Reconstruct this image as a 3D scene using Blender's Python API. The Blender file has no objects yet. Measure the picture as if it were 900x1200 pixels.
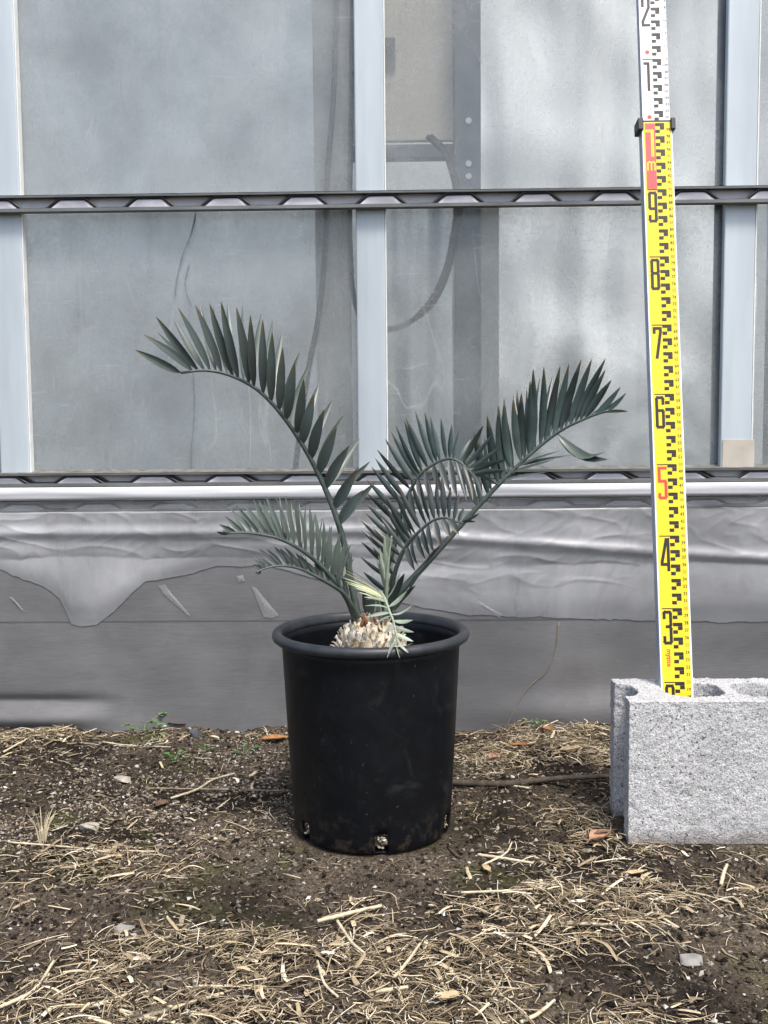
import bpy, bmesh, math, random
import numpy as np
from mathutils import Vector, Matrix, noise
R = math.radians
rng = np.random.default_rng(7)
random.seed(7)
S = bpy.context.scene
COL = S.collection

# ------------------------------------------------------------------ camera
F, PITCH, ROLL, HC = 1150.0, R(4.5), R(0.5), 0.534      # focal length in px of a 900 x 1200 frame
fwd = Vector((0, math.cos(PITCH), -math.sin(PITCH)))
up0 = Vector((0, math.sin(PITCH), math.cos(PITCH)))
rt0 = Vector((1, 0, 0))
rt = rt0 * math.cos(ROLL) - up0 * math.sin(ROLL)
up = up0 * math.cos(ROLL) + rt0 * math.sin(ROLL)
cd = bpy.data.cameras.new('camera')
cam = bpy.data.objects.new('camera', cd)
COL.objects.link(cam)
cam.matrix_world = Matrix((( rt.x, up.x, -fwd.x, 0), (rt.y, up.y, -fwd.y, 0), (rt.z, up.z, -fwd.z, HC), (0, 0, 0, 1)))
cd.sensor_fit = 'VERTICAL'; cd.sensor_height = 24; cd.sensor_width = 18
cd.lens = 24 * F / 1200
cd.clip_start = 0.02; cd.clip_end = 500
S.camera = cam

# ------------------------------------------------------------------ world, sun, exposure
SUN_EL, SUN_AZ = R(60), R(152)
w = bpy.data.worlds.new('World'); S.world = w; w.use_nodes = True
nt = w.node_tree; nt.nodes.clear()
wo = nt.nodes.new('ShaderNodeOutputWorld'); bg = nt.nodes.new('ShaderNodeBackground')
sk = nt.nodes.new('ShaderNodeTexSky'); sk.sky_type = 'NISHITA'; sk.sun_disc = False
sk.sun_elevation = SUN_EL; sk.sun_rotation = SUN_AZ
sk.air_density = 1.0; sk.dust_density = 3.5; sk.ozone_density = 1.0
bg.inputs['Strength'].default_value = 0.12
nt.links.new(sk.outputs[0], bg.inputs[0]); nt.links.new(bg.outputs[0], wo.inputs[0])
sl = bpy.data.lights.new('sun', 'SUN'); sl.energy = 1.5; sl.angle = R(14); sl.color = (1, .955, .89)
so = bpy.data.objects.new('sun', sl); COL.objects.link(so)
sdir = Vector((math.sin(SUN_AZ) * math.cos(SUN_EL), math.cos(SUN_AZ) * math.cos(SUN_EL), math.sin(SUN_EL)))
so.rotation_euler = sdir.to_track_quat('Z', 'Y').to_euler(); so.location = (2, -3, 5)
S.view_settings.view_transform = 'Standard'; S.view_settings.look = 'None'
S.view_settings.gamma = 1; S.view_settings.use_curve_mapping = False
S.view_settings.exposure = 1.2

# ------------------------------------------------------------------ pixel -> place helpers
CP = Vector((0, 0, HC))
def ray(x, y): return fwd + rt * ((x - 450) / F) + up * ((600 - y) / F)
def G(x, y, z=0.0):
    d = ray(x, y); return CP + d * ((z - HC) / d.z)
def atY(x, y, Y):
    d = ray(x, y); return CP + d * (Y / d.y)
YW, PSI = 1.83, R(1.1)                                   # greenhouse wall plane, its right end a little nearer
WU = Vector((math.cos(PSI), -math.sin(PSI), 0)); WN = Vector((-math.sin(PSI), -math.cos(PSI), 0)); WO = Vector((0, YW, 0))
def wp(s, n, z): return WO + WU * s + WN * n + Vector((0, 0, z))
def W(x, y, n=0.0):                                      # pixel -> (s, z) on the wall plane moved n towards the camera
    d = ray(x, y); o = WO + WN * n
    t = (o - CP).dot(WN) / d.dot(WN); p = CP + d * t
    return (p - WO).dot(WU), p.z

# ------------------------------------------------------------------ object helpers
ORI = {}
def tag(o, label=None, cat=None, group=None, kind=None):
    if label: o['label'] = label
    if cat: o['category'] = cat
    if group: o['group'] = group
    if kind: o['kind'] = kind
    return o
def empty(name, loc):
    o = bpy.data.objects.new(name, None); COL.objects.link(o); o.location = loc
    o.empty_display_size = .05; ORI[o.name] = Vector(loc); return o
def mesh_obj(name, verts, faces, mat, parent=None, loc=None, smooth=False):
    """verts in world coordinates; origin at the parent's origin or loc"""
    o0 = ORI[parent.name] if parent else Vector(loc if loc is not None else (0, 0, 0))
    me = bpy.data.meshes.new(name)
    V = np.array([tuple(v) for v in verts], dtype=np.float64).reshape(-1, 3) - np.array(o0)
    me.from_pydata(V.tolist(), [], faces); me.update()
    if smooth: me.polygons.foreach_set('use_smooth', [True] * len(me.polygons))
    if mat: me.materials.append(mat)
    o = bpy.data.objects.new(name, me); COL.objects.link(o)
    if parent: o.parent = parent
    else: o.location = o0
    ORI[o.name] = o0
    return o
class MB:
    def __init__(s): s.v = []; s.f = []
    def add(s, vs, fs):
        b = len(s.v); s.v += [Vector(v) for v in vs]; s.f += [tuple(i + b for i in f) for f in fs]; return s
    def hexa(s, p):   # p: 8 points, bottom 4 then top 4
        return s.add(p, [(3,2,1,0),(4,5,6,7),(0,1,5,4),(1,2,6,5),(2,3,7,6),(3,0,4,7)])
    def wbox(s, s0, s1, n0, n1, z0, z1):
        return s.hexa([wp(s0,n1,z0),wp(s1,n1,z0),wp(s1,n0,z0),wp(s0,n0,z0),wp(s0,n1,z1),wp(s1,n1,z1),wp(s1,n0,z1),wp(s0,n0,z1)])
    def tube(s, pts, rad, k=6, caps=True):
        pts = [Vector(p) for p in pts]; n = len(pts); rr = rad if isinstance(rad, (list, tuple)) else [rad] * n
        T = [(pts[min(i+1, n-1)] - pts[max(i-1, 0)]).normalized() for i in range(n)]
        u = T[0].orthogonal().normalized(); vs = []
        for i in range(n):
            u = (u - T[i] * u.dot(T[i])).normalized(); v = T[i].cross(u)
            for j in range(k):
                a = 2 * math.pi * j / k; vs.append(pts[i] + (u * math.cos(a) + v * math.sin(a)) * rr[i])
        fs = [(i*k+j, i*k+(j+1)%k, (i+1)*k+(j+1)%k, (i+1)*k+j) for i in range(n-1) for j in range(k)]
        if caps: fs += [tuple(range(k-1, -1, -1)), tuple((n-1)*k+j for j in range(k))]
        return s.add(vs, fs)
    def grid(s, nu, nv, fn):
        b = [fn(i/(nu-1), j/(nv-1)) for j in range(nv) for i in range(nu)]
        return s.add(b, [(j*nu+i, j*nu+i+1, (j+1)*nu+i+1, (j+1)*nu+i) for j in range(nv-1) for i in range(nu-1)])
    def build(s, name, mat, parent=None, loc=None, smooth=False): return mesh_obj(name, s.v, s.f, mat, parent, loc, smooth)
def bevel(o, wdt, seg=2):
    m = o.modifiers.new('bevel', 'BEVEL'); m.width = wdt; m.segments = seg; m.limit_method = 'ANGLE'; return o
def spline(pts, n):
    """Catmull-Rom through pts (Vectors), n samples"""
    P = [Vector(p) for p in pts]; P = [P[0]*2 - P[1]] + P + [P[-1]*2 - P[-2]]
    L = [0]
    for i in range(1, len(P)-2): L.append(L[-1] + (P[i+1]-P[i]).length)
    out = []
    for k in range(n):
        d = L[-1] * k / (n-1); i = 0
        while i < len(L)-2 and d > L[i+1]: i += 1
        t = (d - L[i]) / max(L[i+1]-L[i], 1e-9)
        a, b, c, e = P[i], P[i+1], P[i+2], P[i+3]
        out.append(.5 * ((2*b) + (c-a)*t + (2*a-5*b+4*c-e)*t*t + (3*b-a-3*c+e)*t**3))
    return out

# ------------------------------------------------------------------ materials
def newmat(name):
    m = bpy.data.materials.new(name); m.use_nodes = True; n = m.node_tree; n.nodes.clear()
    out = n.nodes.new('ShaderNodeOutputMaterial'); return m, n, out
def N(n, t, **kw):
    x = n.nodes.new(t)
    for k, v in kw.items():
        if k in x.inputs.keys() if not hasattr(x, k) else False: x.inputs[k].default_value = v
        else: setattr(x, k, v)
    return x
def noise_tex(n, co, scale, detail=4, rough=.55, dist=0.0, stretch=None):
    if stretch:
        mp = n.nodes.new('ShaderNodeMapping'); mp.inputs['Scale'].default_value = stretch
        n.links.new(co, mp.inputs['Vector']); co = mp.outputs[0]
    t = n.nodes.new('ShaderNodeTexNoise'); t.inputs['Scale'].default_value = scale; t.inputs['Detail'].default_value = detail
    t.inputs['Roughness'].default_value = rough; t.inputs['Distortion'].default_value = dist
    n.links.new(co, t.inputs['Vector']); return t.outputs['Fac']
def ramp(n, fac, stops, interp='LINEAR'):
    r = n.nodes.new('ShaderNodeValToRGB'); r.color_ramp.interpolation = interp
    el = r.color_ramp.elements
    while len(el) < len(stops): el.new(.5)
    for e, (p, c) in zip(el, stops):
        e.position = p; e.color = (c, c, c, 1) if isinstance(c, (int, float)) else (*c, 1)
    n.links.new(fac, r.inputs[0]); return r.outputs[0]
def mixc(n, fac, a, b, mode='MIX'):
    m = n.nodes.new('ShaderNodeMix'); m.data_type = 'RGBA'; m.blend_type = mode
    for sock, val in ((m.inputs[0], fac), (m.inputs[6], a), (m.inputs[7], b)):
        if isinstance(val, (int, float)): sock.default_value = val
        elif isinstance(val, tuple): sock.default_value = (*val, 1)
        else: n.links.new(val, sock)
    return m.outputs[2]
def math_(n, op, a, b=None):
    m = n.nodes.new('ShaderNodeMath'); m.operation = op
    for sock, val in zip(m.inputs, (a, b)):
        if val is None: continue
        if isinstance(val, (int, float)): sock.default_value = val
        else: n.links.new(val, sock)
    return m.outputs[0]
def coord(n): return n.nodes.new('ShaderNodeNewGeometry').outputs['Position']
def princ(n, out, color, rough=.5, metal=0, spec=.5, bump=None, bstr=.3, bdist=.002, sss=None):
    p = n.nodes.new('ShaderNodeBsdfPrincipled')
    for k, v in (('Base Color', color), ('Roughness', rough), ('Metallic', metal), ('Specular IOR Level', spec)):
        if isinstance(v, tuple): p.inputs[k].default_value = (*v, 1)
        elif isinstance(v, (int, float)): p.inputs[k].default_value = v
        else: n.links.new(v, p.inputs[k])
    if bump is not None:
        b = n.nodes.new('ShaderNodeBump'); b.inputs['Strength'].default_value = bstr; b.inputs['Distance'].default_value = bdist
        n.links.new(bump, b.inputs['Height']); n.links.new(b.outputs[0], p.inputs['Normal'])
    n.links.new(p.outputs[0], out.inputs[0]); return p
def simple(name, c, rough=.5, metal=0, var=.25, scale=30, spec=.5, bstr=.0, bscale=200, stretch=None):
    m, n, out = newmat(name); co = coord(n)
    f = noise_tex(n, co, scale, 5, .6, stretch=stretch)
    lo = tuple(x * (1 - var) for x in c); hi = tuple(min(1, x * (1 + var)) for x in c)
    col = ramp(n, f, [(.3, lo), (.7, hi)])
    rr = ramp(n, f, [(.3, max(0, rough - .08)), (.7, min(1, rough + .08))])
    princ(n, out, col, rr, metal, spec, noise_tex(n, co, bscale, 3) if bstr else None, bstr)
    return m
def island(name, stops, rough=.8, spec=.2, var=.25, scale=120):
    """colour differs from piece to piece"""
    m, n, out = newmat(name); g = n.nodes.new('ShaderNodeNewGeometry')
    c = ramp(n, g.outputs['Random Per Island'], stops)
    f = ramp(n, noise_tex(n, g.outputs['Position'], scale, 3), [(.3, 1 - var), (.7, 1 + var)])
    princ(n, out, mixc(n, 1.0, c, f, 'MULTIPLY'), rough, 0, spec); return m

# soil: dark humus, greyer gravelly crust, moss and straw dust
def soil_mat():
    m, n, out = newmat('soil'); co = coord(n)
    big = noise_tex(n, co, 3.2, 4, .6, .4)
    mid = noise_tex(n, co, 22, 6, .65)
    fine = noise_tex(n, co, 260, 4, .7)
    humus = ramp(n, mid, [(.3, (.008, .006, .0048)), (.55, (.022, .017, .0125)), (.75, (.052, .042, .031))])
    crust = ramp(n, fine, [(.3, (.022, .017, .012)), (.5, (.080, .063, .046)), (.72, (.20, .160, .118))])
    a = mixc(n, ramp(n, big, [(.42, 0), (.58, 1)]), humus, crust)
    mossm = ramp(n, noise_tex(n, co, 5.1, 5, .6, .5), [(.53, 0), (.65, .8)])
    moss = ramp(n, fine, [(.3, (.022, .026, .006)), (.7, (.075, .078, .025))])
    a = mixc(n, mossm, a, moss)
    vor = n.nodes.new('ShaderNodeTexVoronoi'); vor.inputs['Scale'].default_value = 330; n.links.new(co, vor.inputs['Vector'])
    speck = ramp(n, vor.outputs['Distance'], [(.10, 1), (.22, 0)])
    gate = ramp(n, noise_tex(n, co, 90, 2), [(.52, 0), (.6, 1)])
    a = mixc(n, math_(n, 'MULTIPLY', speck, gate), a, (.30, .26, .20))
    h = math_(n, 'ADD', math_(n, 'MULTIPLY', fine, .5), mid)
    princ(n, out, a, .92, 0, .15, h, .9, .006); return m

def film_mat(name, dcol, transp, gloss=.06, rough=.22, dirt=.5, tint=(.93, .965, .985), streak=True, seed=0.0, transl=.25, edge=False):
    """thin translucent plastic sheet: transparent + milky scatter + soft sheen, with dried drips and dust"""
    m, n, out = newmat(name)
    mp = n.nodes.new('ShaderNodeMapping'); mp.inputs['Location'].default_value = (seed, seed * .7, seed * 1.3)
    n.links.new(coord(n), mp.inputs['Vector']); co = mp.outputs[0]
    cloud = noise_tex(n, co, 3.2, 6, .62, .8)
    smear = noise_tex(n, co, 9, 6, .7, 1.6, stretch=(1, 1, .35))
    fine = noise_tex(n, co, 120, 5, .7)
    drip = noise_tex(n, co, 26, 4, .6, .3, stretch=(1, 1, .06))
    c = ramp(n, cloud, [(.3, tuple(x * .82 for x in dcol)), (.7, tuple(min(1, x * 1.18) for x in dcol))])
    c = mixc(n, math_(n, 'MULTIPLY', ramp(n, smear, [(.5, 0), (.72, 1)]), .28 * dirt), c, (.62, .65, .67))
    c = mixc(n, math_(n, 'MULTIPLY', ramp(n, fine, [(.48, 0), (.75, 1)]), .5 * dirt), c, (.34, .34, .27))
    if streak:
        c = mixc(n, math_(n, 'MULTIPLY', ramp(n, drip, [(.58, 0), (.72, 1)]), .30 * dirt), c, (.50, .52, .52))
        c = mixc(n, math_(n, 'MULTIPLY', ramp(n, drip, [(.30, 1), (.38, 0)]), .35 * dirt), c, tuple(x * .6 for x in dcol))
    tide = None
    if streak:     # tide marks left by dried drips, and rubbed scratches
        t0 = noise_tex(n, co, 5.5, 3, .5, .9, stretch=(1, 1, .28))
        line = ramp(n, math_(n, 'ABSOLUTE', math_(n, 'SUBTRACT', t0, .54)), [(.0, 1), (.010, 0)])
        gate = ramp(n, noise_tex(n, co, 4, 3, .6), [(.48, 0), (.60, 1)])
        mr = n.nodes.new('ShaderNodeMapping'); mr.inputs['Rotation'].default_value = (0, .7, 0); mr.inputs['Scale'].default_value = (1.2, 1, 9)
        n.links.new(co, mr.inputs['Vector'])
        scr = ramp(n, noise_tex(n, mr.outputs[0], 7, 4, .6, .6), [(.62, 0), (.70, 1)])
        tide = math_(n, 'ADD', math_(n, 'MULTIPLY', math_(n, 'MULTIPLY', line, gate), .28 * dirt), math_(n, 'MULTIPLY', scr, .20 * dirt))
        c = mixc(n, tide, c, (.68, .69, .67))
    d = n.nodes.new('ShaderNodeBsdfDiffuse'); n.links.new(c, d.inputs[0])
    tl = n.nodes.new('ShaderNodeBsdfTranslucent'); n.links.new(c, tl.inputs[0])
    mx0 = n.nodes.new('ShaderNodeMixShader'); mx0.inputs[0].default_value = transl
    n.links.new(d.outputs[0], mx0.inputs[1]); n.links.new(tl.outputs[0], mx0.inputs[2])
    t = n.nodes.new('ShaderNodeBsdfTransparent'); t.inputs[0].default_value = (*tint, 1)
    f = ramp(n, math_(n, 'ADD', math_(n, 'MULTIPLY', cloud, .5), math_(n, 'MULTIPLY', smear, .5)), [(.3, min(1, transp + .12)), (.68, max(0, transp - .22))])
    f = math_(n, 'SUBTRACT', f, math_(n, 'MULTIPLY', ramp(n, fine, [(.45, 0), (.75, 1)]), .16 * dirt))
    if tide is not None: f = math_(n, 'SUBTRACT', f, math_(n, 'MULTIPLY', tide, .7))
    if edge:      # the flap is clear where it dried out towards its hem
        at = n.nodes.new('ShaderNodeAttribute'); at.attribute_name = 'along'
        e = math_(n, 'ADD', at.outputs['Fac'], math_(n, 'MULTIPLY', math_(n, 'SUBTRACT', cloud, .5), .5))
        f = math_(n, 'MAXIMUM', f, ramp(n, e, [(.05, .62), (.5, .0)]))
    mx = n.nodes.new('ShaderNodeMixShader'); n.links.new(f, mx.inputs[0])
    n.links.new(mx0.outputs[0], mx.inputs[1]); n.links.new(t.outputs[0], mx.inputs[2])
    g = n.nodes.new('ShaderNodeBsdfGlossy')
    n.links.new(ramp(n, smear, [(.3, rough * .7), (.7, min(1, rough * 1.6))]), g.inputs['Roughness'])
    b = n.nodes.new('ShaderNodeBump'); b.inputs['Strength'].default_value = .12 if edge else .25; b.inputs['Distance'].default_value = .004
    n.links.new(smear, b.inputs['Height']); n.links.new(b.outputs[0], g.inputs['Normal'])
    fr = n.nodes.new('ShaderNodeFresnel'); fr.inputs[0].default_value = 1.4
    gm = math_(n, 'ADD', math_(n, 'MULTIPLY', fr.outputs[0], .7), gloss)
    mx2 = n.nodes.new('ShaderNodeMixShader'); n.links.new(gm, mx2.inputs[0])
    n.links.new(mx.outputs[0], mx2.inputs[1]); n.links.new(g.outputs[0], mx2.inputs[2])
    n.links.new(mx2.outputs[0], out.inputs[0]); return m

M = {}
M['soil'] = soil_mat()
M['film_up'] = film_mat('greenhouse_film_upper', (.545, .575, .58), .70, gloss=.03, seed=0.0, dirt=.8, transl=.45)
M['film_lo'] = film_mat('greenhouse_film_lower', (.455, .485, .495), .67, gloss=.03, seed=3.1, dirt=1.2, transl=.45)
M['film_roof'] = film_mat('roof_film', (.7, .72, .74), .78, gloss=.0, seed=5, transl=.8, dirt=.3)
M['film_skirt'] = film_mat('skirt_film', (.56, .57, .585), .44, gloss=.02, rough=.30, dirt=.0, streak=False, seed=8.2, edge=True)
M['film_wet'] = film_mat('clinging_film', (.48, .49, .50), .72, gloss=.06, rough=.2, dirt=.2, streak=False, seed=2.2)
M['film_fold'] = simple('folded_film', (.50, .50, .53), .5, var=.15, scale=18)
M['post'] = simple('pale_blue_galvanised_steel', (.45, .505, .535), .5, .12, .16, 14, stretch=(1, 1, .12), bstr=.05)
M['post_edge'] = simple('bright_post_edge', (.78, .78, .74), .5, 0, .1, 40)
M['inner_post'] = simple('dark_inner_post', (.13, .15, .17), .55, .1, .25, 20)
M['inner_strip'] = simple('grey_inner_bar', (.40, .40, .37), .6, 0, .15, 30)
M['channel'] = simple('weathered_aluminium', (.15, .155, .15), .5, .35, .3, 30, stretch=(.3, .3, 1), bstr=.08)
M['lip_dirt'] = simple('dirty_film_hem', (.13, .13, .115), .75, 0, .5, 60)
M['rail'] = simple('white_film_wrapped_rail', (.52, .53, .545), .7, 0, .16, 30, stretch=(.12, .12, 3), spec=.2)
M['wire'] = simple('black_coated_wire', (.010, .010, .011), .45, 0, .3, 80)
M['beige'] = simple('beige_board', (.82, .73, .58), .7, 0, .06, 5)
M['foot'] = simple('tan_tape', (.46, .42, .36), .7, 0, .12, 30)
M['cable'] = simple('grey_cable', (.035, .037, .04), .55, 0, .3, 60)
M['dark_sheet'] = simple('added_dark_sheet', (.32, .345, .355), .9, 0, .30, 5)  # tone of the added sheets that darken the panes
def pale_sheet_mat():  # for the added pale sheet behind the right pane
    m, n, out = newmat('added_pale_sheet'); co = coord(n); sx = n.nodes.new('ShaderNodeSeparateXYZ'); n.links.new(co, sx.inputs[0])
    f = noise_tex(n, co, 3, 6, .6, 1.0)
    c = ramp(n, f, [(.3, (.70, .70, .68)), (.7, (.80, .80, .775))])
    g = math_(n, 'ADD', sx.outputs[2], math_(n, 'MULTIPLY', math_(n, 'SUBTRACT', f, .5), 1.2))     # shade gradient painted into the colour, deepest near the floor
    princ(n, out, mixc(n, ramp(n, g, [(.25, 1), (.95, 0)]), c, (.20, .22, .22)), .8, 0, .2); return m
M['pale_sheet'] = pale_sheet_mat()
M['inner_wall'] = simple('inner_back_sheet', (.46, .48, .48), .8, 0, .3, 1.2)
M['switch'] = simple('dark_switch', (.05, .055, .06), .5, 0, .2, 50)

def tarp_mat():
    m, n, out = newmat('grey_woven_tarp'); co = coord(n)
    cl = noise_tex(n, co, 5, 5, .6, .5)
    st = noise_tex(n, co, 210, 3, .6, stretch=(.16, .16, 2.0))
    fn = noise_tex(n, co, 300, 3, .6, stretch=(.35, .35, 1.6))
    c = ramp(n, cl, [(.3, (.108, .108, .109)), (.7, (.160, .160, .160))])
    c = mixc(n, .55, c, mixc(n, 1.0, c, ramp(n, st, [(.3, .84), (.7, 1.18)]), 'MULTIPLY'))
    c = mixc(n, math_(n, 'MULTIPLY', ramp(n, noise_tex(n, co, 42, 5, .7), [(.6, 0), (.75, 1)]), .12), c, (.30, .30, .29))
    sc = noise_tex(n, co, 34, 2, .5, .5, stretch=(1, 1, .25))
    princ(n, out, c, ramp(n, cl, [(.3, .42), (.7, .60)]), 0, .4, math_(n, 'ADD', st, fn), .12, .001); return m
M['tarp'] = tarp_mat()

def pot_mat():
    m, n, out = newmat('black_plastic'); co = coord(n)
    du = noise_tex(n, co, 28, 6, .7, 1.0); f = noise_tex(n, co, 420, 3, .6); st = noise_tex(n, co, 14, 5, .65, stretch=(1, 1, .4))
    c = ramp(n, du, [(.45, (.0028, .0035, .005)), (.64, (.005, .006, .008)), (.82, (.022, .024, .027))])
    sm = math_(n, 'MULTIPLY', ramp(n, noise_tex(n, co, 16, 5, .65, 1.5), [(.56, 0), (.74, 1)]), .55); c = mixc(n, sm, c, (.030, .031, .032))
    sz_ = n.nodes.new('ShaderNodeSeparateXYZ'); n.links.new(co, sz_.inputs[0])          # dried soil splashed up from the ground
    spl = math_(n, 'MULTIPLY', ramp(n, sz_.outputs[2], [(.0, 1), (.06, 0)]), ramp(n, noise_tex(n, co, 60, 5, .7), [(.50, 0), (.64, 1)])); c = mixc(n, math_(n, 'MULTIPLY', spl, .7), c, (.055, .044, .033))
    c = mixc(n, math_(n, 'MULTIPLY', ramp(n, noise_tex(n, co, 150, 2, .5), [(.72, 0), (.78, 1)]), .5), c, (.10, .095, .085))
    princ(n, out, c, ramp(n, st, [(.3, .40), (.7, .55)]), 0, .22, f, .10, .0006); return m
M['pot'] = pot_mat()
M['rim'] = simple('dark_grey_rim_plastic', (.020, .023, .027), .45, 0, .4, 45, bstr=.06, bscale=400)

def concrete_mat():
    m, n, out = newmat('concrete_block'); co = coord(n)
    v = n.nodes.new('ShaderNodeTexVoronoi'); v.inputs['Scale'].default_value = 330; n.links.new(co, v.inputs['Vector'])
    fine = noise_tex(n, co, 430, 4, .65); mid = noise_tex(n, co, 14, 4, .6)
    grain = ramp(n, fine, [(.28, (.14, .14, .14)), (.42, (.36, .36, .36)), (.54, (.52, .52, .515)), (.72, (.72, .72, .71))])
    c = mixc(n, .35, grain, mixc(n, 1.0, grain, v.outputs['Color'], 'SOFT_LIGHT'))
    hsv = n.nodes.new('ShaderNodeHueSaturation'); hsv.inputs['Saturation'].default_value = .10; n.links.new(c, hsv.inputs['Color'])
    c = mixc(n, 1.0, hsv.outputs[0], ramp(n, mid, [(.3, .86), (.7, 1.10)]), 'MULTIPLY')
    pits = ramp(n, noise_tex(n, co, 260, 2, .5), [(.29, 1), (.37, 0)])
    c = mixc(n, math_(n, 'MULTIPLY', pits, .85), c, (.045, .045, .045))
    sz_ = n.nodes.new('ShaderNodeSeparateXYZ'); n.links.new(co, sz_.inputs[0])       # soil staining along the foot
    stn = math_(n, 'MULTIPLY', ramp(n, math_(n, 'ADD', sz_.outputs[2], math_(n, 'MULTIPLY', math_(n, 'SUBTRACT', mid, .5), .05)), [(.002, 1), (.022, 0)]), .55); c = mixc(n, stn, c, (.13, .105, .08))
    h = math_(n, 'SUBTRACT', fine, math_(n, 'MULTIPLY', pits, .6))
    princ(n, out, c, .95, 0, .15, h, .7, .004); return m
M['concrete'] = concrete_mat()

def leaf_mat(name, c, tip=None, rough=.36, tip0=.98):
    m, n, out = newmat(name); co = coord(n)
    oi = n.nodes.new('ShaderNodeObjectInfo')
    f = noise_tex(n, co, 45, 5, .65)
    v = ramp(n, f, [(.3, tuple(x * .78 for x in c)), (.7, tuple(x * 1.28 for x in c))])
    v = mixc(n, 1.0, v, ramp(n, oi.outputs['Random'], [(0, .65), (1, 1.5)]), 'MULTIPLY')
    # waxy bloom on the upper face, duller underside
    geo = n.nodes.new('ShaderNodeNewGeometry')
    v = mixc(n, math_(n, 'MULTIPLY', geo.outputs['Backfacing'], .22), v, (.13, .15, .135))
    if tip:
        at = n.nodes.new('ShaderNodeAttribute'); at.attribute_name = 'along'
        v = mixc(n, ramp(n, math_(n, 'ADD', at.outputs['Fac'], math_(n, 'MULTIPLY', f, .3)), [(tip0, 0), (tip0+.25, 1)]), v, tip)
    p = princ(n, out, v, rough, 0, .4, noise_tex(n, co, 260, 2, .5, stretch=(1, 1, .3)), .12, .0008)
    return m
M['leaf'] = leaf_mat('glaucous_leaflet', (.030, .046, .042), (.075, .070, .045))
M['leaf_brown'] = leaf_mat('brown_tipped_leaflet', (.030, .040, .036), (.050, .038, .024), tip0=.75)
M['leaf_small'] = leaf_mat('grey_green_leaflet', (.052, .070, .058))
M['leaf_dark'] = leaf_mat('dark_leaflet', (.018, .025, .023))
M['leaf_pale'] = leaf_mat('pale_young_leaflet', (.24, .29, .22), rough=.5)
M['leaf_yellow'] = leaf_mat('yellowing_leaflet', (.34, .36, .20), rough=.5)
M['rachis'] = simple('frond_stalk', (.060, .080, .068), .45, 0, .3, 60)
M['rachis_pale'] = simple('pale_frond_stalk', (.26, .30, .22), .5, 0, .2, 60)
M['scale'] = island('dry_leaf_base', [(0, (.38, .29, .18)), (.35, (.60, .52, .38)), (.7, (.66, .60, .50)), (1, (.50, .42, .30))], .8, .2, .3, 160)
def scale_mat():
    m, n, out = newmat('dry_leaf_base'); co = coord(n); oi = n.nodes.new('ShaderNodeObjectInfo')
    c = ramp(n, oi.outputs['Random'], [(0, (.44, .35, .23)), (.3, (.66, .58, .44)), (.7, (.76, .71, .62)), (1, (.58, .49, .33))])
    f = noise_tex(n, co, 190, 5, .7)
    c = mixc(n, 1.0, c, ramp(n, f, [(.3, .55), (.6, 1.15)]), 'MULTIPLY')
    princ(n, out, c, .8, 0, .2, f, .5, .002); return m
M['scale'] = scale_mat()
M['core'] = simple('caudex_core', (.26, .20, .13), .9, 0, .4, 120, bstr=.4)
M['red'] = simple('reddish_bud', (.22, .085, .04), .7, 0, .4, 200)
M['potsoil'] = simple('pumice_soil', (.035, .028, .022), .95, 0, .6, 240, bstr=.8, bscale=260)
M['grit'] = island('pumice_grit', [(0, (.05, .035, .022)), (.4, (.16, .12, .08)), (.75, (.40, .35, .27)), (1, (.6, .56, .48))], .9, .1)
M['grains'] = island('soil_grains', [(0, (.006, .005, .004)), (.50, (.028, .022, .016)), (.78, (.10, .082, .063)), (.93, (.19, .165, .135)), (.975, (.34, .32, .28)), (1, (.55, .54, .50))], .92, .15)
M['gravel'] = island('pale_fine_gravel', [(0, (.035, .027, .019)), (.45, (.125, .100, .076)), (.80, (.26, .22, .17)), (.96, (.38, .34, .28)), (1, (.62, .60, .56))], .92, .15)
M['straw'] = island('straw_litter', [(0, (.045, .032, .02)), (.28, (.16, .12, .075)), (.60, (.38, .30, .185)), (.86, (.62, .51, .34)), (1, (.80, .72, .56))], .75, .25)
M['stalk'] = simple('dry_stalk', (.52, .45, .31), .7, 0, .3, 90, spec=.25)
M['stalk_dark'] = simple('weathered_stalk', (.25, .20, .14), .8, 0, .4, 90, spec=.2)
M['twig'] = simple('brown_twig', (.060, .046, .034), .9, 0, .5, 90, bstr=.5)
M['stone'] = simple('grey_stone', (.24, .23, .21), .9, 0, .3, 60, bstr=.4)
M['stone_pale'] = simple('pale_stone', (.36, .33, .27), .9, 0, .3, 60, bstr=.4)
M['stone_dark'] = simple('dark_slate_chip', (.075, .08, .085), .85, 0, .3, 60, bstr=.4)
M['pebble'] = simple('white_pebble', (.44, .42, .37), .8, 0, .15, 80)
M['dead_orange'] = simple('orange_dead_leaf', (.30, .14, .05), .75, 0, .45, 90)
M['dead_tan'] = simple('tan_dead_leaf', (.42, .31, .18), .75, 0, .35, 90)
M['dead_brown'] = simple('brown_dead_leaf', (.10, .065, .04), .8, 0, .4, 90)
M['dead_pink'] = simple('pinkish_dead_leaf', (.36, .20, .13), .75, 0, .35, 90)
M['weed'] = simple('weed_green', (.10, .19, .055), .55, 0, .3, 90)
M['yellow'] = simple('yellow_staff_face', (.80, .60, .015), .42, 0, .06, 26)
M['white'] = simple('white_staff_face', (.82, .83, .84), .38, 0, .04, 26)
M['alu'] = simple('anodised_aluminium', (.42, .46, .54), .38, .35, .12, 40, stretch=(1, 1, .2))
M['ink'] = simple('black_print', (.012, .011, .010), .5, 0, .3, 120)
M['redink'] = simple('red_print', (.62, .055, .035), .5, 0, .15, 60)
M['pinkink'] = simple('red_block_print', (.74, .085, .085), .5, 0, .1, 60)
M['orange'] = simple('orange_print', (.70, .24, .03), .5, 0, .1, 60)
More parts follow.
